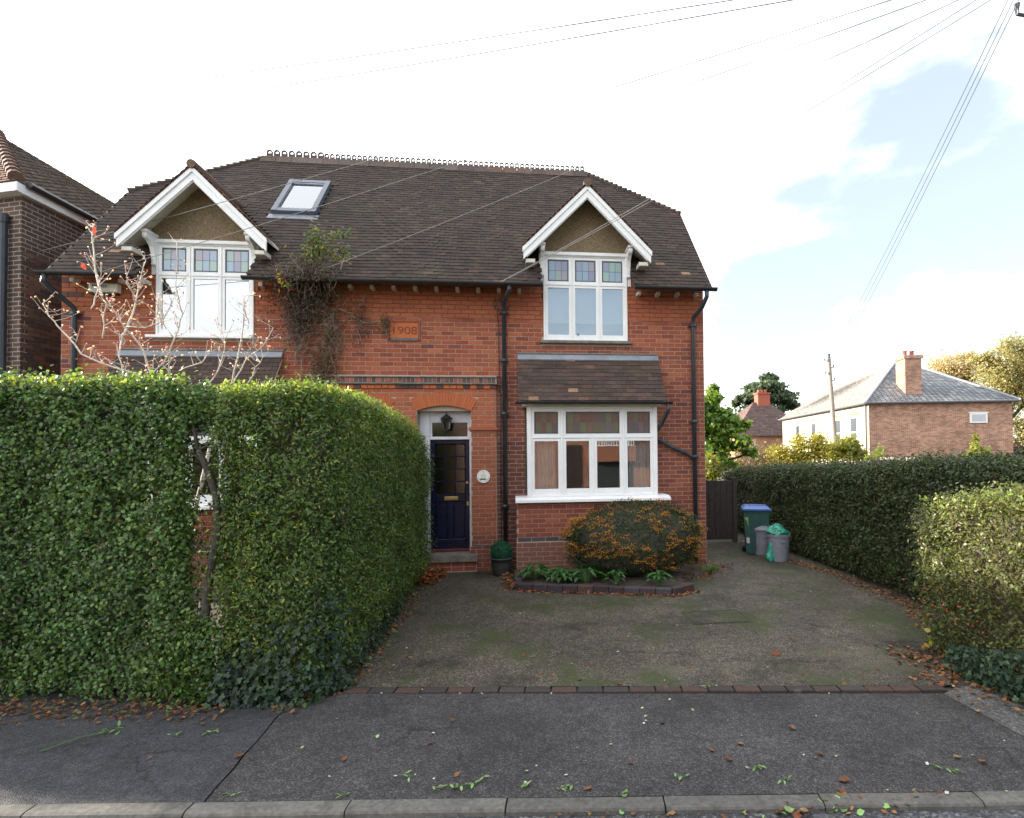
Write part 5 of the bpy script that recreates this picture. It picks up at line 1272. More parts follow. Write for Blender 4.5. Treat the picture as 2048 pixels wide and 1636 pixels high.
def hedge(name, label, poly, hf, dens, edge_w, size, pal, wts, shape='oval', extra=None, spread=.75, group=None, ins=.28, cull=None, mat='leaf', lit_leaves=0, **k):
    xs = [q[0] for q in poly]; ys = [q[1] for q in poly]
    t = thing(name, (sum(xs)/len(xs), sum(ys)/len(ys), 0), label, 'hedge', group)
    P, Nn = hedge_points(poly, hf, dens, edge_w, **k)
    if cull is not None: keep = cull(P); P, Nn = P[keep], Nn[keep]
    if extra is not None: P = np.vstack([P, extra[0]]); Nn = np.vstack([Nn, extra[1]])
    # tone drifts in patches as the growth does
    cols = palette(len(P), pal, wts); tone = vnoise(P, 1.3)[:, None]
    cols = np.clip(cols*(1+.18*tone*np.array([1.2, .8, .6])), .003, 1)
    tag(leaves('foliage', P, Nn, rng.uniform(size[0], size[1], len(P)), cols, MT[mat], t, shape, spread, .3), kind='stuff')
    if lit_leaves:     # upright leaves above the top, coloured brighter to paint its sunlit rim
        q = np.column_stack([rng.uniform(min(xs), max(xs), lit_leaves), rng.uniform(min(ys), max(ys), lit_leaves)]); q = q[in_poly(q, poly)]; a_ = rng.uniform(0, 2*pi, len(q))
        Q = np.column_stack([q, np.array([hf(*v) for v in q])+rng.uniform(-.06, .045, len(q))]); QN = np.column_stack([np.cos(a_), np.sin(a_), np.full(len(q), .45)])
        tag(leaves('sunlit_top_leaves', Q, QN, rng.uniform(size[0], size[1], len(q))*1.05, palette(len(q), [(.24, .32, .07), (.30, .36, .10), (.17, .25, .05)], [3, 2, 3]), MT[mat], t, shape, .5, .3), kind='stuff')
    core(poly, hf, ins, 'dark_core', t); twigs(P, Nn, int(len(P)*.012), .16, t)  # solid core, its dark colour standing in for shade among the twigs
    return t, P, Nn
GA = [(.088, .178, .048), (.066, .136, .040), (.135, .235, .062), (.185, .260, .066), (.036, .074, .026), (.09, .072, .04)]
HA = lambda x, y: 2.70
def blob(cx, cy, cz, rx, ry, rz, n):
    v = rng.normal(0, 1, (n, 3)); v /= np.linalg.norm(v, axis=1, keepdims=True); r = rng.random((n, 1))**.4
    return np.array([cx, cy, cz])+v*r*np.array([rx, ry, rz]), v
def cat(*bl): return np.vstack([b_[0] for b_ in bl]), np.vstack([b_[1] for b_ in bl])
exA = cat(blob(-2.02, -4.45, 2.46, .20, .32, .22, 1500), blob(-2.10, -4.60, .42, .24, .2, .42, 1700), blob(-1.92, -4.76, .34, .24, .06, .42, 1900))
hedge('front_hedge', 'tall round-leaved green hedge along the pavement, left of the bare trunk', [(-7.2, -4.02), (-2.06, -4.69), (-2.54, -3.85), (-7.2, -3.1)], HA, 6800, [1, .8, .12, 0], (.022, .042), GA, [4, 3, 3, 1.5, 2, .5], 'round', exA, .8, bulge=.085, deep=.09, cr=.042, clump=15, lit_leaves=9000)
GB = [(.074, .150, .030), (.100, .178, .034), (.150, .205, .036), (.046, .092, .024), (.26, .24, .03), (.06, .05, .024)]
HB = lambda x, y: 2.63 if y < -3 else (2.63-.09*(y+3) if y < -1.3 else 2.477-.26*(y+1.3))
PB = [(-1.79, -4.74), (-1.02, -4.80), (-.88, -4.62), (-.765, -.30), (-1.55, -.30), (-1.6, -3.65), (-2.0, -4.15)]
exB = cat(blob(-1.56, -4.50, 1.2, .15, .16, 1.2, 1900), blob(-1.72, -4.45, 2.42, .16, .3, .22, 900), blob(-1.68, -4.60, .42, .14, .14, .42, 800))
tB, PBp, PBn = hedge('front_hedge', 'tall clipped privet hedge turning the corner beside the drive, right of the bare trunk', PB, HB, 6000, [1, 1, 1, .2, .1, .5, .8], (.026, .046), GB, [5, 4, 3, 3, .7, .8], 'oval', exB, .8, bulge=.05, deep=.08, cr=.042, clump=13, lit_leaves=11000)
# ivy over the foot of the corner
n = 1300; P = []; Nn = []
for a, c, w_, h0, h1 in ((np.array([-1.80, -4.80]), np.array([-1.0, -4.88]), .45, .35, .85), (np.array([-.98, -4.86]), np.array([-.80, -4.6]), .2, .85, .80), (np.array([-.80, -4.6]), np.array([-.80, -2.3]), .35, .80, .15)):
    k = int(n*w_); u = rng.random(k); p = a+(c-a)*u[:, None]; nr = np.array([c[1]-a[1], -(c[0]-a[0])]); nr = nr/np.linalg.norm(nr)
    h = h0+(h1-h0)*u; z = .02+h*rng.random(k)**1.6*rng.uniform(.6, 1.15, k); out_ = -.03+.09*np.clip(1-z/.35, 0, 1)*rng.random(k)+rng.normal(0, .03, k)
    P.append(np.column_stack([p+nr*out_[:, None], z])); Nn.append(np.column_stack([np.tile(nr, (k, 1)), np.full(k, .5)]))
P = np.vstack(P); Nn = np.vstack(Nn)
t = thing('ivy', (-1.0, -4.7, 0), 'dark green ivy climbing the foot of the privet corner beside the drive', 'ivy')
tag(leaves('ivy_leaves', P, Nn, rng.uniform(.030, .058, len(P)), palette(len(P), [(.020, .044, .024), (.028, .060, .028), (.045, .085, .032), (.012, .028, .020)], [4, 3, 2, 2]), MT['leafgloss'], t, 'ivy', .45, .8), kind='stuff')
GC = [(.048, .074, .020), (.040, .060, .020), (.066, .092, .024), (.029, .042, .016), (.074, .072, .026)]
HC_ = lambda x, y: 1.87 if y < -3 else (1.87-.065*(y+3) if y < -.7 else 1.72-.05*(y+.7))
hedge('side_hedge', 'long dark clipped hedge along the far side of the drive behind the bins', [(5.98, -4.45), (7.2, -4.6), (7.25, 4.3), (6.02, 4.1)], HC_, 4200, [.3, .15, .6, 1], (.034, .058), GC, [4, 3, 3, 2, 1], 'oval', None, .8, bulge=.07)
GD = [(.115, .142, .032), (.092, .112, .030), (.150, .170, .044), (.062, .074, .024), (.13, .10, .048)]
HD = lambda x, y: 1.50+max(0, min(.22, (-4.5-y)*.17))
tD, PD, ND = hedge('boundary_hedge', 'sunlit olive green clipped hedge at the street corner of the drive', [(4.78, -6.35), (9.5, -6.95), (9.5, -5.0), (6.1, -4.32), (4.92, -4.26), (4.80, -4.5)], HD, 4600, [.6, 0, .1, .35, 1, 1], (.026, .046), GD, [4, 3, 3, 2, 1.5], 'oval', None, .85, bulge=.06, deep=.08, lit_leaves=9000)
# ivy and stray yellow bramble leaves low on that corner
n = 800; u = rng.random(n); p = np.column_stack([4.70+rng.normal(0, .04, n), -4.9-1.3*u, .03+.42*rng.random(n)**1.3*(.4+u)])
t = thing('ivy', (4.7, -5.6, 0), 'low dark ivy spreading under the sunlit corner hedge', 'ivy')
tag(leaves('ivy_leaves', p, np.tile([-1, -.2, .5], (n, 1)), rng.uniform(.03, .055, n), palette(n, [(.018, .040, .022), (.028, .058, .028), (.045, .085, .035)], [4, 3, 2]), MT['leafgloss'], t, 'ivy', .5, .8), kind='stuff')
t = thing('bramble', (4.66, -4.75, .2), 'stray bramble with yellowing leaves and red hips low in the corner hedge', 'bramble')
p = np.array([onY(x, y, -4.72) for x, y in ((1890, 1258), (1906, 1262), (1898, 1278), (1932, 1245), (1875, 1248), (1918, 1292), (1865, 1270))]); p[:, 0] = 4.66+rng.normal(0, .02, len(p))
tag(leaves('bramble_leaves', p, np.tile([-1, -.5, .3], (len(p), 1)), .06, palette(len(p), [(.30, .24, .025), (.22, .20, .03), (.06, .12, .03)], [5, 3, 2]), MT['leaf'], t, 'round', .3), kind='stuff')
LEAF['berry'] = (np.array([(.5, 0, 0), (-.5, 0, 0), (0, .5, 0), (0, -.5, 0), (0, 0, .5), (0, 0, -.5)]), [(0,2,4), (2,1,4), (1,3,4), (3,0,4), (2,0,5), (1,2,5), (3,1,5), (0,3,5)])
n = 26; p = np.column_stack([4.69+rng.normal(0, .02, n), rng.uniform(-5.3, -4.35, n), rng.uniform(.35, .75, n)])
tag(leaves('hips', p, np.tile([-1, 0, 0.], (n, 1)), .02, palette(n, [(.50, .06, .03)], [1]), MT['berry'], t, 'berry'), kind='stuff')
b = MB(); b.tube([(4.72, -4.6, .05), (4.67, -4.7, .35), (4.65, -4.9, .5)], .006, 5); b.obj('bramble_stem', MT['twigdark'], t)
# bare trunk in the gap of the front hedge
t = thing('bare_sapling', (-1.96, -4.5, 0), 'slim bare trunk forking in the gap between the two front hedges', 'tree')
tr = [(-1.93, -4.62, -.03), (-1.94, -4.64, .30)]+[tuple(onY(x, y, -4.68)) for x, y in ((410, 1235), (419, 1150), (437, 1050), (432, 990), (411, 930), (397, 900))]
MB().tube(tr, [.042, .040, .037, .034, .032, .029, .026, .021], 10).obj('trunk', MT['bark'], t, True)
for pts, r in (([tr[-1], tuple(onY(388, 860, -4.66)), tuple(onY(378, 820, -4.62))], .018), ([tr[-1], tuple(onY(412, 893, -4.68)), tuple(onY(432, 870, -4.66))], .014), ([tr[4], tuple(onY(405, 1072, -4.68)), tuple(onY(388, 1105, -4.68))], .009), ([tr[6], tuple(onY(392, 912, -4.70)), tuple(onY(366, 905, -4.70))], .008)):
    MB().tube(pts, [r, r*.7, r*.4], 7).obj('branch', MT['bark'], t, True)

# ================================================================ shrubs, climbers and bed plants by the house
# magnolia: main limbs traced, twigs grown from them
Z1 = lambda x, y: (x/2.926, 250+y/2.926)
limbs = [[(890,1560),(900,1450),(960,1390),(1030,1240),(1070,1100),(1030,960),(1040,690)], [(890,1500),(850,1330),(740,1190),(690,1130),(640,1040)], [(745,1190),(790,1060),(815,930),(850,790)],
 [(740,1190),(705,1250),(710,1400),(720,1500)], [(600,1000),(560,880),(540,700),(545,600)], [(880,1480),(620,1400),(480,1340),(350,1190),(290,1120),(245,1040)], [(1340,1560),(1390,1380),(1425,1170),(1430,1000)],
 [(1360,1520),(1440,1380),(1540,1290),(1595,1185)], [(1010,1240),(960,1170),(920,1110),(925,1000)], [(740,1180),(850,1190),(940,1150),(1010,1040)], [(1200,1560),(1280,1430),(1320,1290),(1290,1180)], [(790,1040),(760,960),(735,880)], [(600,1250),(610,1130),(620,1040)],
 [(535,1075),(570,980),(598,860)], [(1000,1560),(985,1430),(1000,1340)], [(1430,1560),(1500,1420),(1560,1330)], [(1050,1440),(1180,1390),(1240,1330)]]
t = thing('magnolia', (-3.6, -2.3, 0), 'bare branched magnolia with pale pink buds rising behind the front hedge', 'shrub')
buds = []; budn = []
def limb(pts, Y, dY, r0, r1, dens):
    W = [onY(*Z1(*q), Y+dY*i/len(pts)) for i, q in enumerate(pts)]
    # smooth
    V = [Vector(W[0])]
    for i in range(len(W)-1):
        for k in (.33, .66, 1): V.append(Vector(W[i]).lerp(Vector(W[i+1]), k)+Vector(rng.normal(0, .006, 3)))
    n = len(V); MB().tube(V, [r0+(r1-r0)*i/(n-1) for i in range(n)], 6).obj('branch', MT['twig'], t, True)
    tw = MB()
    for i in range(2, n):
        for _ in range(2 if rng.random() < .6 else 1):
            d = Vector(rng.normal(0, 1, 3)); d.z = abs(d.z)*.9+.3; d.normalize(); ln = rng.uniform(.08, .26); p1 = V[i]+d*ln*.5; p2 = V[i]+d*ln+Vector((0, 0, .03)); tw.tube([V[i], p1, p2], [.0045, .0035, .002], 4)
            for q in ([p2] if rng.random() < .45 else [p2, p1+Vector(rng.normal(0, .02, 3))]): buds.append(q); budn.append(d)
            if rng.random() < .5:
                d2 = Vector(rng.normal(0, 1, 3)); d2.z = abs(d2.z); d2.normalize(); p3 = p1+d2*rng.uniform(.05, .14); tw.tube([p1, p3], [.003, .002], 4); buds.append(p3); budn.append(d2)
    if tw.v: tag(tw.obj('twigs', MT['twig'], t), kind='stuff')
for i, pts in enumerate(limbs): limb(pts, -2.3+rng.uniform(-.25, .25), rng.uniform(-.35, .35), .013 if i < 7 else .009, .004, 1.)
bs = Vector((-3.7, -2.3, 0)); q = Vector(onY(*Z1(890, 1560), -2.3))
for dx in (-.35, 0, .3, .8): MB().tube([bs, bs.lerp(q, .5)+Vector((dx*.6, 0, 0)), q+Vector((dx, 0, -.1))], [.035, .025, .016], 8).obj('stem', MT['twig'], t, True)
LEAF['bud'] = (np.array([(0, 0, 0), (.5, .26, 0), (.5, 0, .26), (.5, -.26, 0), (.5, 0, -.26), (1, 0, 0)]), [(0,1,2), (0,2,3), (0,3,4), (0,4,1), (5,2,1), (5,3,2), (5,4,3), (5,1,4)])
bp = np.array(buds); tag(leaves('buds', bp, np.array([tuple(d) for d in budn]), rng.uniform(.026, .046, len(bp)), palette(len(bp), [(.74, .56, .54), (.78, .68, .64), (.60, .34, .33)], [3, 3, 2]), MT['leaf'], t, 'bud', .4), kind='stuff')
p = np.array([onY(*Z1(550, 590), -2.3), onY(*Z1(475, 805), -2.3), onY(*Z1(505, 830), -2.3)])
for q, sz in zip(p, (.13, .12, .06)): leaves('red_leaf', [q], [[0, -1, .3]], [sz], [(.45, .06, .03)], MT['leaf'], t, 'oval', .2)
# climber on the wall
t = thing('climbing_plant', (-2.6, -.1, 2.4), 'straggling autumn climber with bare stems and purple leaves up the wall to the roof', 'climber')
def vp(x, y, Y=-.08): return Vector(onY(500+x/4.957, 450+y/4.957, Y))
stems = [[(500,1560),(510,1350),(480,1230),(400,1120),(430,980),(450,800),(470,600),(520,450),(600,300),(640,100)], [(740,1560),(760,1300),(860,1260),(900,1100),(800,950),(780,800),(700,640),(650,480),(700,300)], [(460,1400),(460,1250),(480,1180),(470,1050),(520,900),(560,700),(540,480),(450,380),(380,280)],
 [(760,1280),(600,1230),(480,1200),(400,1120)], [(640,1540),(615,1430),(650,1330),(720,1250)], [(900,1620),(930,1550),(880,1500),(760,1490),(470,1500)], [(830,1480),(850,1440),(800,1250),(790,1000),(830,820),(960,780),(940,700),(900,660)], [(660,860),(690,760),(680,650),(600,600)],
 [(1060,860),(1130,700),(1190,590)], [(860,840),(1000,880),(1060,930),(1090,1100),(1080,1280)], [(400,1120),(330,1130),(240,1110)], [(330,650),(200,560),(120,570)], [(900,450),(960,250),(850,70),(770,120)], [(380,980),(250,980),(160,920),(60,950)], [(1090,950),(1200,980),(1320,970)]]
for st in stems:
    V = []
    for i, q in enumerate(st):
        Y = -.06-.05*rng.random(); 
        if q[1] < 560: Y = -.58+rng.uniform(-.05, .05)
        if q[1] < 330: Y = -.40
        V.append(vp(*q, Y))
    W = [V[0]]
    for i in range(len(V)-1):
        for k in (.33, .66, 1.): W.append(V[i].lerp(V[i+1], k)+Vector(rng.normal(0, .012, 3)))
    MB().tube(W, [.012-.008*i/len(W) for i in range(len(W))], 5).obj('stem', MT['vinestem'], t, True)
# tangled fine stems
tb = MB()
for i in range(520):
    x, y = rng.normal(560, 150), rng.uniform(380, 1250)
    if y > 900: x = 480+rng.normal(0, 60) if rng.random() < .6 else 820+rng.normal(0, 60)
    p = vp(x, y, -.05-.12*rng.random() if y > 600 else -.5+.1*rng.random()); d = Vector((rng.normal(0, .5), rng.normal(0, .15), rng.normal(0, 1))); d.normalize(); ln = rng.uniform(.1, .3)
    tb.tube([p, p+d*ln*.5+Vector(rng.normal(0, .03, 3)), p+d*ln], [.003, .0025, .0015], 4, cap=False)
tag(tb.obj('fine_stems', MT['vinestem'], t), kind='stuff')
P = []; C_ = []; S_ = []
def vl(n, cx, cy, sx, sy, Y0, Y1, pal, w_, size):
    xs, ys = rng.normal(cx, sx, n), rng.normal(cy, sy, n)
    for x, y in zip(xs, ys):
        yy = rng.uniform(Y0, Y1)
        if y < 540 and Y1 > -.42: yy = rng.uniform(-.62, -.45)
        P.append(tuple(vp(x, y, yy)))
    C_.extend(palette(n, pal, w_)); S_.extend(rng.uniform(size[0], size[1], n))
PUR = [(.090, .055, .060), (.070, .055, .052), (.125, .065, .048), (.085, .090, .035), (.13, .12, .045)]
vl(2600, 560, 560, 140, 130, -.3, -.07, PUR+[(.22, .20, .04)], [4, 4, 2, 4, 2, .6], (.03, .055)); vl(1900, 470, 850, 75, 170, -.22, -.06, PUR, [4, 4, 2, 3, 1], (.03, .05)); vl(1000, 680, 780, 120, 170, -.18, -.06, PUR, [3, 3, 2, 5, 3], (.03, .055))
vl(520, 800, 1100, 70, 140, -.15, -.06, PUR, [2, 2, 3, 4, 2], (.03, .05)); vl(560, 720, 1400, 80, 100, -.15, -.06, PUR, [2, 2, 3, 4, 3], (.03, .055)); vl(320, 1090, 960, 60, 120, -.12, -.05, PUR, [3, 3, 2, 3, 1], (.03, .05)); vl(150, 1330, 985, 35, 60, -.12, -.05, PUR, [1, 1, 2, 5, 2], (.03, .05)); vl(130, 220, 700, 70, 180, -.12, -.05, [(.16, .03, .03), (.10, .03, .03), (.06, .06, .03)], [3, 2, 2], (.04, .065))
GRN = [(.10, .15, .03), (.14, .17, .03), (.07, .11, .03), (.34, .24, .03), (.10, .06, .03)]
vl(210, 650, 160, 50, 70, -.5, -.3, GRN, [5, 3, 3, 1, 1], (.055, .09)); vl(150, 680, 280, 120, 50, -.58, -.42, GRN, [4, 3, 3, 2, 1], (.05, .085)); vl(60, 880, 90, 60, 25, -.4, -.3, GRN, [4, 3, 3, 1, 1], (.05, .08)); vl(50, 950, 270, 30, 40, -.5, -.42, GRN, [4, 3, 3, 1, 1], (.05, .09)); vl(40, 330, 560, 40, 60, -.62, -.5, [(.40, .34, .03), (.20, .04, .04), (.10, .15, .03)], [3, 4, 3], (.05, .08))
n = len(P); tag(leaves('climber_leaves', np.array(P), np.tile([0, -1, .35], (n, 1)), np.array(S_), np.array(C_), MT['leaf'], t, 'oval', .6, .8), kind='stuff')
# berry bush
t = thing('berry_bush', (2.6, -1.1, .03), 'rounded dark evergreen bush thick with orange berries under the bay window', 'bush')
def bushpt(n, deep):
    v = rng.normal(0, 1, (n, 3)); v /= np.linalg.norm(v, axis=1, keepdims=True)
    r = 1+.13*vnoise(v, 2.6)+.11*vnoise(v, 7.)-np.abs(rng.normal(0, deep, n)); sh = np.array([1.12, .56, .60])
    p = v*r[:, None]*sh; p[:, 0] += .10*p[:, 2]; p[:, 2] = np.where(p[:, 2] < -.5, -.5, p[:, 2]); return np.array([2.56, -1.02, .63])+p, v
P, v = bushpt(30000, .10); tag(leaves('bush_leaves', P, v, rng.uniform(.022, .04, len(P)), palette(len(P), [(.028, .054, .020), (.038, .070, .024), (.016, .032, .014), (.065, .09, .028)], [4, 3, 3, 1]), MT['leafgloss'], t, 'oval', .8), kind='stuff')
cc, cv_ = bushpt(1700, .05); lp = (vnoise(cc, 4.2) > -.18) & (cc[:, 2] > .22) & ~((cc[:, 2] > 1.08) & (rng.random(len(cc)) < .7)) & ~((cc[:, 2] < .45) & (cc[:, 0] < 2.3)); cc, cv_ = cc[lp], cv_[lp]
bp = np.repeat(cc, 10, 0)+rng.normal(0, 1, (len(cc)*10, 3))*np.array([.030, .018, .012])+np.repeat(cv_, 10, 0)*.015
tag(leaves('berries', bp, np.repeat(cv_, 10, 0), rng.uniform(.010, .017, len(bp)), palette(len(bp), [(.52, .21, .012), (.60, .27, .018), (.44, .15, .010)], [4, 3, 2]), MT['berry'], t, 'berry'), kind='stuff')
b = MB(); m_ = 14
for i in range(m_):
    a = 2*pi*i/m_; b.tube([(2.5+.08*cos(a), -.9+.06*sin(a), 0), (2.52+.4*cos(a), -.98+.25*sin(a), .4), (2.55+.85*cos(a), -1.02+.42*sin(a), .55+.35*sin(a*2+1))], [.02, .014, .006], 5)
b.obj('stems', MT['twigdark'], t); MB().lathe([(.3, .06), (.9, .3), (.98, .62), (.75, .95), (.3, 1.08)], 2.57, -.98, 18, None, 1., .48).obj('dark_core', MT['twigdark'], t, True)
# raised bed: edging bricks, soil, leafy perennials
bl = [(.70, -.50), (.72, -1.46), (2.86, -2.06), (3.22, -1.84)]
t = thing('flower_bed', (1.9, -1.2, 0), 'low flower bed edged with dark brick under the bay window', 'flower bed')
MB().prism([(.74, -.50), (.76, -1.42), (2.86, -2.0), (3.18, -1.80), (3.3, -.50)][::-1], -.01, .065, 'z').obj('bed_soil', MT['soil'], t)
for (a, c) in zip(bl, bl[1:]):
    a, c = np.array(a), np.array(c); Ln = np.linalg.norm(c-a); d = (c-a)/Ln; k = max(1, round(Ln/.218)); an = atan2(d[1], d[0])
    for i in range(k):
        w_ = Ln/k; o = MB().cbox(.003, w_-.003, -.052, .052, 0, .112+random.uniform(-.006, .006), .008).obj('edging_brick', MT['brick'], t, origin=(0, 0, 0), color=tuple(np.array(random.choice([(.050, .036, .038), (.042, .034, .038), (.068, .040, .038), (.060, .052, .060)]))*random.uniform(.8, 1.2)))
        q = a+d*w_*i; o.location = Vector((q[0], q[1], -.005))-wl(t); o.rotation_euler = (0, 0, an+random.uniform(-.02, .02))
def perennial(x, y, r, n, ln, label):
    t = thing('bed_plant', (x, y, .06), label, 'plant', 'leafy plants in the brick-edged bed')
    b = MB(); P = []; Nn = []
    for i in range(n):
        a = rng.uniform(0, 2*pi); rr = r*rng.uniform(.25, 1); h = .06+.16*(1-rr/r)+rng.uniform(.02, .07); tip = Vector((x+rr*cos(a), y+rr*sin(a), .06+h)); b.tube([(x, y, .06), (x+rr*.5*cos(a), y+rr*.5*sin(a), .06+h*.75), tip], [.005, .004, .003], 4); P.append(tip)
    b.obj('stalks', leafstalk, t)
    # broad blades pointing outward
    vs = MB()
    for p in P:
        d = Vector((p.x-x, p.y-y, 0)); d = d.normalized() if d.length > .01 else Vector((1, 0, 0)); s = Vector((-d.y, d.x, 0)); L_ = ln*rng.uniform(.7, 1.15); up = Vector((0, 0, 1)); c = tuple(palette(1, [(.05, .15, .035), (.065, .19, .04), (.04, .11, .03)], [3, 2, 2])[0])
        q = [p-d*L_*.25, p+s*L_*.26+up*.012, p-s*L_*.26+up*.012, p+d*L_*.35+s*L_*.24+up*.0, p+d*L_*.35-s*L_*.24, p+d*L_*.35-up*.014, p-up*.006, p+d*L_*.85-up*L_*.35]
        vs.add(q, [(0, 6, 1), (0, 2, 6), (1, 6, 5, 3), (6, 2, 4, 5), (3, 5, 7), (5, 4, 7)], c)
    vs.obj('leaves', MT['leaf'], t)
leafstalk = plain('green_stalk', (.05, .12, .03), .6)
for i, (x, y, r, n, ln, lb) in enumerate(((.98, -1.08, .22, 48, .15, 'broad-leaved green plant at the end of the bed by the topiary pot'), (1.35, -1.32, .22, 40, .14, 'spreading green plant in the brick-edged bed, second along from the topiary pot'), (1.72, -1.40, .26, 46, .17, 'largest leafy green plant in the bed, by the left flank of the berry bush'), (2.15, -1.65, .15, 22, .10, 'small leafy plant at the front of the bed below the berry bush'), (2.75, -1.78, .18, 24, .12, 'upright leafy plant in the bed below the right flank of the berry bush'))): perennial(x, y, r, n, ln, lb)
w0 = onZ(1420, 1147)
t = thing('weed_tuft', (w0[0], w0[1], .01), 'bright green weed tuft growing by the end corner of the house', 'weed')
b = MB()
for i in range(26):
    a = rng.uniform(0, 2*pi); l_ = rng.uniform(.06, .16); b.add([(w0[0]+.008*sin(a), w0[1]-.008*cos(a), .01), (w0[0]-.008*sin(a), w0[1]+.008*cos(a), .01), (w0[0]+l_*.6*cos(a), w0[1]+l_*.6*sin(a), .01+l_*.8), (w0[0]+l_*1.1*cos(a), w0[1]+l_*1.1*sin(a), .01+l_*.75)], [(0, 1, 2), (1, 3, 2)], (.10, .22, .04))
b.obj('blades', MT['leaf'], t)

# ================================================================ trees and shrubs beyond
def tree(name, label, base, blobs, n, size, pal, w_, shape='quad', trunk=.15, cl=22, clr=.30, mat='leaf', cat='tree', group=None, flat=1., barkm='bark', limbs=True, droop=.3):
    base = Vector(base); t = thing(name, base, label, cat, group)
    tot = sum(bl[3]*bl[4]*bl[5] for bl in blobs); top = max(bl[2] for bl in blobs); ctr = np.mean([bl[:3] for bl in blobs], 0)
    P = []; Nn = []
    b = MB(); cen = Vector(ctr); fork = base.lerp(cen, .55); fork.x = base.x+(cen.x-base.x)*.3
    MB().tube([base-Vector((0, 0, .1)), base.lerp(fork, .5)+Vector((trunk*.3, 0, 0)), fork, cen], [trunk*1.2, trunk, trunk*.8, trunk*.35], 9).obj('trunk', MT[barkm], t, True)
    for bl in blobs:
        c = np.array(bl[:3]); R = np.array(bl[3:6]); k = max(3, int(cl*(bl[3]*bl[4]*bl[5]/tot)*len(blobs)**.5)); m_ = int(n*(bl[3]*bl[4]*bl[5])**.8/sum((q[3]*q[4]*q[5])**.8 for q in blobs))
        b.tube([fork, fork.lerp(Vector(c), .5)+Vector(rng.normal(0, .06*R[0], 3)), Vector(c)], [trunk*.5, trunk*.32, trunk*.15], 6)
        v = rng.normal(0, 1, (k, 3)); v /= np.linalg.norm(v, axis=1, keepdims=True); cc = c+v*R*(rng.random((k, 1))**.35)*.85
        for q in cc: b.tube([Vector(c)+Vector(rng.normal(0, .1, 3)*R), Vector(q)], [trunk*.14, trunk*.05], 5)
        i = rng.integers(0, k, m_); off = rng.normal(0, 1, (m_, 3))*R*clr*np.array([1, 1, flat])*.62; P.append(cc[i]+off); Nn.append(off/(np.linalg.norm(off, axis=1, keepdims=True)+1e-6)+np.array([0, 0, .6]))
    if limbs: b.obj('limbs', MT[barkm], t)
    P = np.vstack(P); Nn = np.vstack(Nn); ok = P[:, 2] > .02; P, Nn = P[ok], Nn[ok]
    tag(leaves('crown', P, Nn, rng.uniform(size[0], size[1], len(P)), palette(len(P), pal, w_), MT[mat], t, shape, .8, droop), kind='stuff')
    return t
def B(x, y, D, rpx, rz=None, ry=None): p = atD(x, y, D); r = rpx*D/F_PX; return (p[0], p[1], p[2], r, ry or r, (rz or rpx)*D/F_PX)
CH = [(.13, .24, .035), (.18, .30, .04), (.09, .17, .03), (.24, .32, .045)]
b0 = atD(1395, 930, 16.5)
tree('chestnut_tree', 'bright green broad-leaved tree reaching out from behind the house end wall', (b0[0]-.6, b0[1]+.3, 0), [B(1400, 830, 16.5, 48), B(1440, 850, 16.2, 34), B(1465, 830, 16.4, 24), B(1430, 790, 16.8, 22), B(1420, 905, 16.2, 36), B(1475, 885, 16, 28, 16), B(1505, 905, 16, 20, 11), B(1450, 925, 16.1, 24, 10), B(1490, 850, 16.2, 16, 12)], 9500, (.08, .17), CH, [4, 3, 3, 2], 'ivy', .14, 34, .34, 'leaf', droop=1.2)
CE = [(.065, .10, .055), (.085, .125, .065), (.048, .078, .045), (.11, .14, .065)]
b0 = atD(1528, 900, 78)
tree('cedar_tree', 'dark spreading conifer rising behind the distant brown roof', (b0[0], b0[1], 0), [B(1530, 775, 78, 40, 14), B(1515, 800, 78, 42, 13), B(1550, 795, 78, 42, 12), B(1490, 825, 78, 26, 14), B(1530, 825, 78, 45, 14), B(1575, 808, 78, 24, 7), B(1500, 850, 78, 36, 14), B(1540, 855, 78, 40, 14), B(1540, 757, 78, 22, 8), B(1474, 800, 78, 9, 22)], 16000, (.35, .7), CE, [4, 3, 3, 1], 'quad', .45, 80, .30, 'leaf', flat=.7)
YE = [(.34, .30, .12), (.28, .27, .11), (.40, .33, .14), (.19, .20, .08), (.33, .26, .14)]
for i, (lb, bls, n, pal, w_) in enumerate((
    ('tall yellow and olive autumn tree beyond the far house', [B(2000, 740, 50, 50, 48), B(2045, 700, 50, 42, 40), B(2035, 780, 50, 50, 40), B(1985, 800, 50, 34, 34), B(2050, 860, 50, 44, 40), B(1975, 720, 50, 26, 26), B(2090, 760, 50, 60, 80)], 30000, YE, [4, 4, 2, 2, 1]),
    ('thin pale golden autumn tree behind the far slate roof', [B(1900, 735, 55, 40, 30), B(1930, 760, 55, 36, 36), B(1870, 765, 55, 26, 24), B(1935, 715, 55, 24, 16)], 9000, [(.46, .37, .22), (.42, .35, .20), (.38, .33, .18), (.50, .42, .28)], [3, 3, 2, 2]),
    ('dusky russet bush in front of the tall autumn tree', [B(2030, 905, 44, 26, 24), B(2060, 915, 44, 30, 24)], 3000, [(.10, .05, .045), (.08, .06, .035), (.13, .08, .05)], [3, 3, 2]))):
    b0 = atD(bls[0][0]*0+[2010, 1912, 2040][i], 920, [50, 55, 44][i]); tree('autumn_tree' if i < 2 else 'russet_bush', lb, (b0[0], b0[1], 0), bls, n, (.13, .27) if i < 2 else (.12, .22), pal, w_, 'quad', .35 if i < 2 else .1, 60, .36, group=None, cat='tree' if i < 2 else 'bush')
GO = [(.30, .27, .03), (.24, .24, .03), (.20, .20, .03), (.36, .30, .05)]
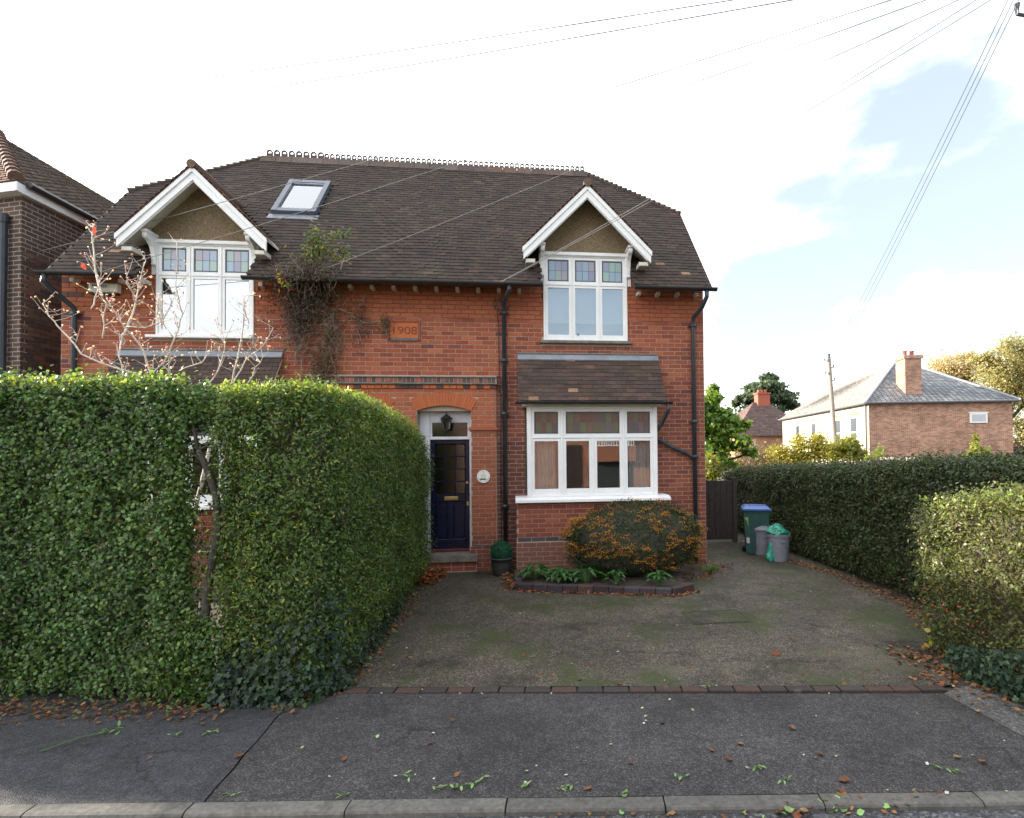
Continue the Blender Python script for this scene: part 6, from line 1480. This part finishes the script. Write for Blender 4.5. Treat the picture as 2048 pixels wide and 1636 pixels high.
def shrub(lb, bls, n, size, pal, w_, D, bx, name='garden_shrub', **k):
    b0 = atD(bx, 930, D); tree(name, lb, (b0[0], b0[1], 0), bls, n, size, pal, w_, 'quad', .05, 30, .45, cat='shrub', **k)
shrub('wide golden-leaved shrub against the pale far wall, left of the slim pole', [B(1560, 908, 24, 24, 26), B(1600, 900, 24, 30, 28), B(1635, 895, 24, 26, 26), B(1585, 925, 24, 40, 20)], 8000, (.07, .14), GO, [3, 3, 2, 2], 24, 1600)
shrub('golden-leaved shrub beside the slim pole at the far house corner', [B(1700, 890, 24.5, 22, 18), B(1680, 905, 24.5, 26, 22), B(1720, 905, 24.5, 18, 18)], 2600, (.10, .19), [(.22, .24, .03), (.27, .26, .03), (.16, .19, .03)], [3, 3, 2], 24.5, 1700)
shrub('upright green sapling at the foot of the far brick end wall', [B(1760, 912, 22, 9, 20), B(1735, 922, 22, 9, 12), B(1778, 925, 22, 9, 10)], 520, (.09, .16), [(.16, .22, .03), (.20, .25, .04)], [1, 1], 22, 1758)
shrub('conical yellow-green shrub against the far brick end wall', [B(1952, 895, 22, 10, 20), B(1955, 912, 22, 22, 16), B(1958, 925, 22, 30, 14), B(1950, 880, 22, 5, 10)], 2600, (.07, .13), [(.20, .23, .03), (.15, .19, .03), (.25, .26, .04)], [3, 3, 2], 22, 1955)
shrub('straggly half-bare brown shrub between the green tree and the far house', [B(1500, 905, 20, 34, 26), B(1470, 925, 20, 30, 18), B(1525, 920, 20, 22, 18)], 1300, (.06, .12), [(.20, .16, .08), (.16, .14, .06), (.24, .20, .10)], [3, 3, 2], 20, 1500, barkm='twig')
shrub('yellowing low shrub just beyond the end of the side hedge', [B(1425, 935, 15, 26, 26), B(1415, 965, 15, 20, 20)], 900, (.07, .13), [(.16, .20, .03), (.28, .26, .04), (.12, .15, .03)], [3, 2, 2], 15, 1420)

# ================================================================ fallen leaves, sprigs and litter
BRO = [(.17, .070, .030), (.21, .095, .040), (.12, .055, .028), (.27, .14, .065), (.16, .080, .042)]
PAL_ = [(.42, .44, .30), (.32, .42, .20), (.50, .50, .42)]
dm = []
for k in range(6):
    tv, tf = LEAF['dead']; V = tv*np.array([1, rng.uniform(.7, 1.2), rng.uniform(.5, 1.6)])+rng.normal(0, .03, tv.shape); V[:, 2] -= V[:, 2].min(); V[:, 0] -= .5
    mb = MB(); mb.add(V.tolist(), tf); dm.append(mb.data('fallen_leaf', MT['dry'], origin=(0, 0, 0))[0])
def drop(px, py, size, col, label, cat, group, z=.012):
    where = 'mossy drive' if py < 1383 else ('pavement beside the front hedge' if px < 560-(py-1430)*.8 else 'dark crossover tarmac')
    if 'brown' in label: label = f"curled {'pale tan' if sum(col) > .52 else 'dark russet' if sum(col) < .30 else 'brown'} leaf lying on the {where}"
    else: label = f'small pale leaf scrap lying on the {where}'
    p = onZ(px, py, z); o = link('fallen_leaf', random.choice(dm), (p[0], p[1], z), None, (rng.normal(0, .12), rng.normal(0, .12), rng.uniform(0, 6.28)), col); o.scale = (size, size, size); tag(o, label, cat, group)
spots = [(476,1512,.07),(1345,1300,.0),(1048,1310,.06),(1082,1346,.05),(1238,1368,.055),(1332,1376,.05),(1553,1309,.09),(1324,1446,.045),(1585,1456,.055),(1481,1488,.05),(1457,1518,.05),(1422,1500,.045),(1640,1508,.05),(1914,1514,.055),(1965,1524,.055),(1690,1561,.07),(1175,1577,.055),(1260,1525,.04),(690,1518,.04),(915,1550,.04),(860,1487,.045),(905,1440,.045),(1110,1338,.0),(935,1330,.03),(980,1395,.0),(820,1315,.04),(805,1545,.0),(125,1433,.05),(195,1446,.045),(300,1515,.03),(170,1488,.03),(1380,1335,.04),(1285,1265,.03),(1215,1298,.03),(1470,1212,.03),(1060,1330,.0),(1700,1240,.04),(1560,1225,.03),(1660,1310,.04),(1605,1350,.03),(1755,1340,.045),(1880,1370,.06),(955,1325,.0),(900,1222,.05),(1000,1235,.03),(1140,1285,.04)]
for x, y, s in spots:
    if s: drop(x, y, s*1.15, tuple(palette(1, BRO, [1]*5)[0]), 'curled brown leaf lying alone on the tarmac or drive', 'leaf', 'single brown leaves on the ground')
for i in range(46):
    x, y = rng.uniform(760, 1820), rng.uniform(1190, 1380); drop(x, y, rng.uniform(.025, .05), tuple(palette(1, BRO, [1]*5)[0]), 'curled brown leaf lying alone on the tarmac or drive', 'leaf', 'single brown leaves on the ground')
for i in range(90):
    x, y = rng.uniform(560, 2030), rng.uniform(1180, 1590)
    if x < 740 and y < 1420: continue
    drop(x, y, rng.uniform(.014, .03), tuple(palette(1, PAL_, [2, 2, 1])[0]), 'pale scrap of leaf lying on the tarmac or drive', 'leaf', 'pale leaf scraps on the ground')
def sprig(px, py, n, ln, ang, dark=False):
    p = onZ(px, py, .012); t = thing('leafy_sprig', p, 'leafy green hedge sprig lying on the '+('mossy drive' if py < 1383 else 'pavement beside the front hedge' if px < 520 else 'dark crossover tarmac')+('' if n > 5 else ', only a few leaves'), 'sprig', 'hedge clippings on the ground')
    d = Vector((cos(ang), sin(ang), 0)); MB().tube([p, Vector(p)+d*ln*.5+Vector((0, 0, .012)), Vector(p)+d*ln], .002, 4).obj('stem', leafstalk, t)
    P = np.array([np.array(p)+np.array(d)*ln*(i+.5)/n+np.array([rng.normal(0, .008), rng.normal(0, .008), .006]) for i in range(n)]); leaves('sprig_leaves', P, np.tile([0, 0, 1.], (n, 1)), rng.uniform(.03, .05, n), palette(n, [(.22, .34, .14), (.30, .42, .20), (.14, .26, .06)], [3, 3, 2]), MT['leaf'], t, 'oval', .25)
for x, y, n, ln, a in ((1400,1375,9,.16,.2),(1865,1532,9,.16,-.6),(1115,1580,7,.10,.3),(900,1578,8,.14,.2),(950,1570,5,.08,1.),(865,1582,6,.1,.4),(450,1592,3,.07,.1),(1350,1556,5,.08,.0),(1500,1538,6,.1,.2),(1560,1562,5,.09,.1),(680,1592,4,.06,.1),(415,1466,6,.07,.4),(1042,1578,4,.07,.8),(1240,1590,4,.06,.2),(820,1556,4,.07,2.),(340,1470,3,.05,0)): sprig(x, y, n, ln, a)
p0, p1 = onZ(80, 1503, .012), onZ(225, 1460, .012)
t = thing('leafy_sprig', p0, 'long slender cut stem with leaves at one end lying on the pavement', 'sprig', 'hedge clippings on the ground')
MB().tube([p0, (p0+p1)/2+np.array([0, .01, .012]), p1], .005, 5).obj('stem', leafstalk, t); leaves('sprig_leaves', p1+rng.normal(0, .035, (9, 3))*np.array([1, 1, .1]), np.tile([0, 0, 1.], (9, 1)), .05, palette(9, [(.20, .34, .12)], [1]), MT['leaf'], t, 'oval', .3)
def litter(name, label, path, wd, n, size, pal, w_, z=.012, pile=0.):
    P = []
    seg = [np.linalg.norm(np.array(c)-np.array(a)) for a, c in zip(path, path[1:])]; tot = sum(seg)
    for (a, c), L_ in zip(zip(path, path[1:]), seg):
        k = int(n*L_/tot); u = rng.random(k)[:, None]; a, c = np.array(a), np.array(c); d = (c-a)/L_; q = a+(c-a)*u+np.array([-d[1], d[0]])*rng.normal(0, wd, (k, 1)); P.append(np.column_stack([q, z+pile*rng.random(k)**2+.012*rng.random(k)]))
    P = np.vstack(P); k = len(P); tag(leaves(name, P, np.tile([0, 0, 1.], (k, 1)), rng.uniform(size[0], size[1], k), palette(k, pal, w_), MT['dry'], None, 'dead', .35), label, 'leaf litter', None, 'stuff')
G2 = BRO+[(.10, .16, .05)]
litter('leaf_litter', 'brown fallen leaves along the foot of the round-leaved hedge', [(-4.6, -4.48), (-2.3, -4.82), (-1.6, -4.93)], .10, 800, (.020, .045), G2, [3, 3, 3, 1, 2, 2])
litter('leaf_litter', 'brown fallen leaves strewn along the drive side of the privet hedge', [(-1.2, -5.0), (-.80, -4.6), (-.74, -2.6), (-.72, -.9)], .07, 520, (.025, .05), G2, [3, 3, 3, 1, 2, 3])
litter('leaf_drift', 'heap of rusty fallen leaves beside the front doorstep at the hedge end', [(-.78, -.95), (-.66, -.35), (-.55, -.25)], .10, 900, (.035, .065), [(.24, .085, .03), (.30, .12, .045), (.18, .07, .03)], [3, 3, 2], .012, .12)
litter('leaf_drift', 'small heap of brown leaves against the corner of the flower bed', [(.56, -.62), (.60, -1.3), (.62, -1.45)], .05, 330, (.03, .055), BRO, [3, 3, 3, 1, 2], .012, .07)
litter('leaf_litter', 'line of red-brown leaves along the front of the flower bed', [(.72, -1.54), (2.0, -1.90), (2.9, -2.16), (3.3, -1.95)], .035, 330, (.03, .05), [(.22, .07, .03), (.26, .10, .04), (.16, .06, .03)], [3, 2, 2])
litter('leaf_litter', 'brown leaves scattered by the end corner of the house', [(3.35, -1.3), (3.9, -.7), (4.3, -.1)], .18, 260, (.03, .05), BRO, [3, 3, 3, 1, 2])
litter('leaf_litter', 'reddish fallen leaves along the foot of the dark side hedge', [(5.5, .1), (5.82, -1.2), (5.75, -3.0), (5.3, -4.0)], .08, 600, (.03, .055), BRO, [3, 3, 3, 1, 2])
litter('leaf_litter', 'orange-brown leaves under the sunlit corner hedge', [(4.75, -4.4), (4.45, -4.9), (4.65, -5.35), (4.9, -5.75)], .16, 380, (.028, .058), BRO, [3, 4, 2, 2, 2])
gk = [onZ(x, y, -.03)[:2] for x, y in ((1560, 1622), (1640, 1612), (1760, 1606), (1900, 1598))]
litter('leaf_litter', 'brown leaves and green clippings gathered in the gutter by the kerb', gk, .035, 240, (.03, .06), BRO+[(.22, .36, .14)], [3, 3, 3, 2, 2, 5], -.03, .02)
gk = [onZ(x, y, -.03)[:2] for x, y in ((1080, 1634), (1300, 1628), (1560, 1622))]
litter('leaf_litter', 'thin scatter of leaves in the road gutter along the dropped kerb', gk, .03, 40, (.02, .045), BRO+[(.22, .36, .14)], [3, 3, 3, 2, 2, 4], -.03, .01)

# ================================================================ across the road (seen in the window glass)
t = thing('opposite_house', (3, -22, 0), 'red brick house with tile-hung front on the other side of the road', 'house')
o = MB().box(-5, 11, -30, -22, -.1, 5.2).obj('wall', wallbrick('opposite_brickwork', (.34, .13, .08), (.28, .10, .07), (.45, .38, .3)), t); wall_uv(o)
b = MB(); b.prism([(-30.4, 5.1), (-21.6, 5.1), (-26, 8.6)], -5.4, 11.4, 'x'); b.obj('roof', plain('opposite_tiles', (.12, .07, .05), .9, .3), t)
for x, z in ((-3.5, .9), (-3.5, 3.3), (.6, 3.3), (4.6, 3.4), (8.6, 3.3), (9.0, .9)):
    wn = MB().box(x, x+1.5, -22.001, -21.94, z, z+1.4).obj('window', MT['white'], t)
    for u in (.1, .8): MB().box(x+u, x+u+.6, -21.939, -21.93, z+.1, z+1.3).obj('pane', plain('far_pane', (.05, .055, .06), .2, .1), wn)
MB().box(4.7, 7.4, -21.99, -21.6, 1.35, 2.2).obj('tile_hanging', plain('hung_tiles', (.30, .12, .07), .9, .25, 20), t)
MB().box(4.9, 7.2, -21.99, -21.95, -.05, 1.3).obj('garage_door', plain('dark_garage_door', (.03, .035, .035), .6), t)
MB().box(3.3, 4.3, -21.99, -21.95, -.05, 2.3).obj('door', plain('dark_brown_door', (.035, .022, .018), .6), t)
rl = MB(); rl.box(4.8, 7.3, -21.65, -21.6, 2.78, 2.84); rl.box(4.8, 7.3, -21.65, -21.6, 2.24, 2.29)
for i in range(18): rl.box(4.85+i*.142, 4.90+i*.142, -21.645, -21.605, 2.29, 2.78)
rl.obj('railing', MT['white'], t)
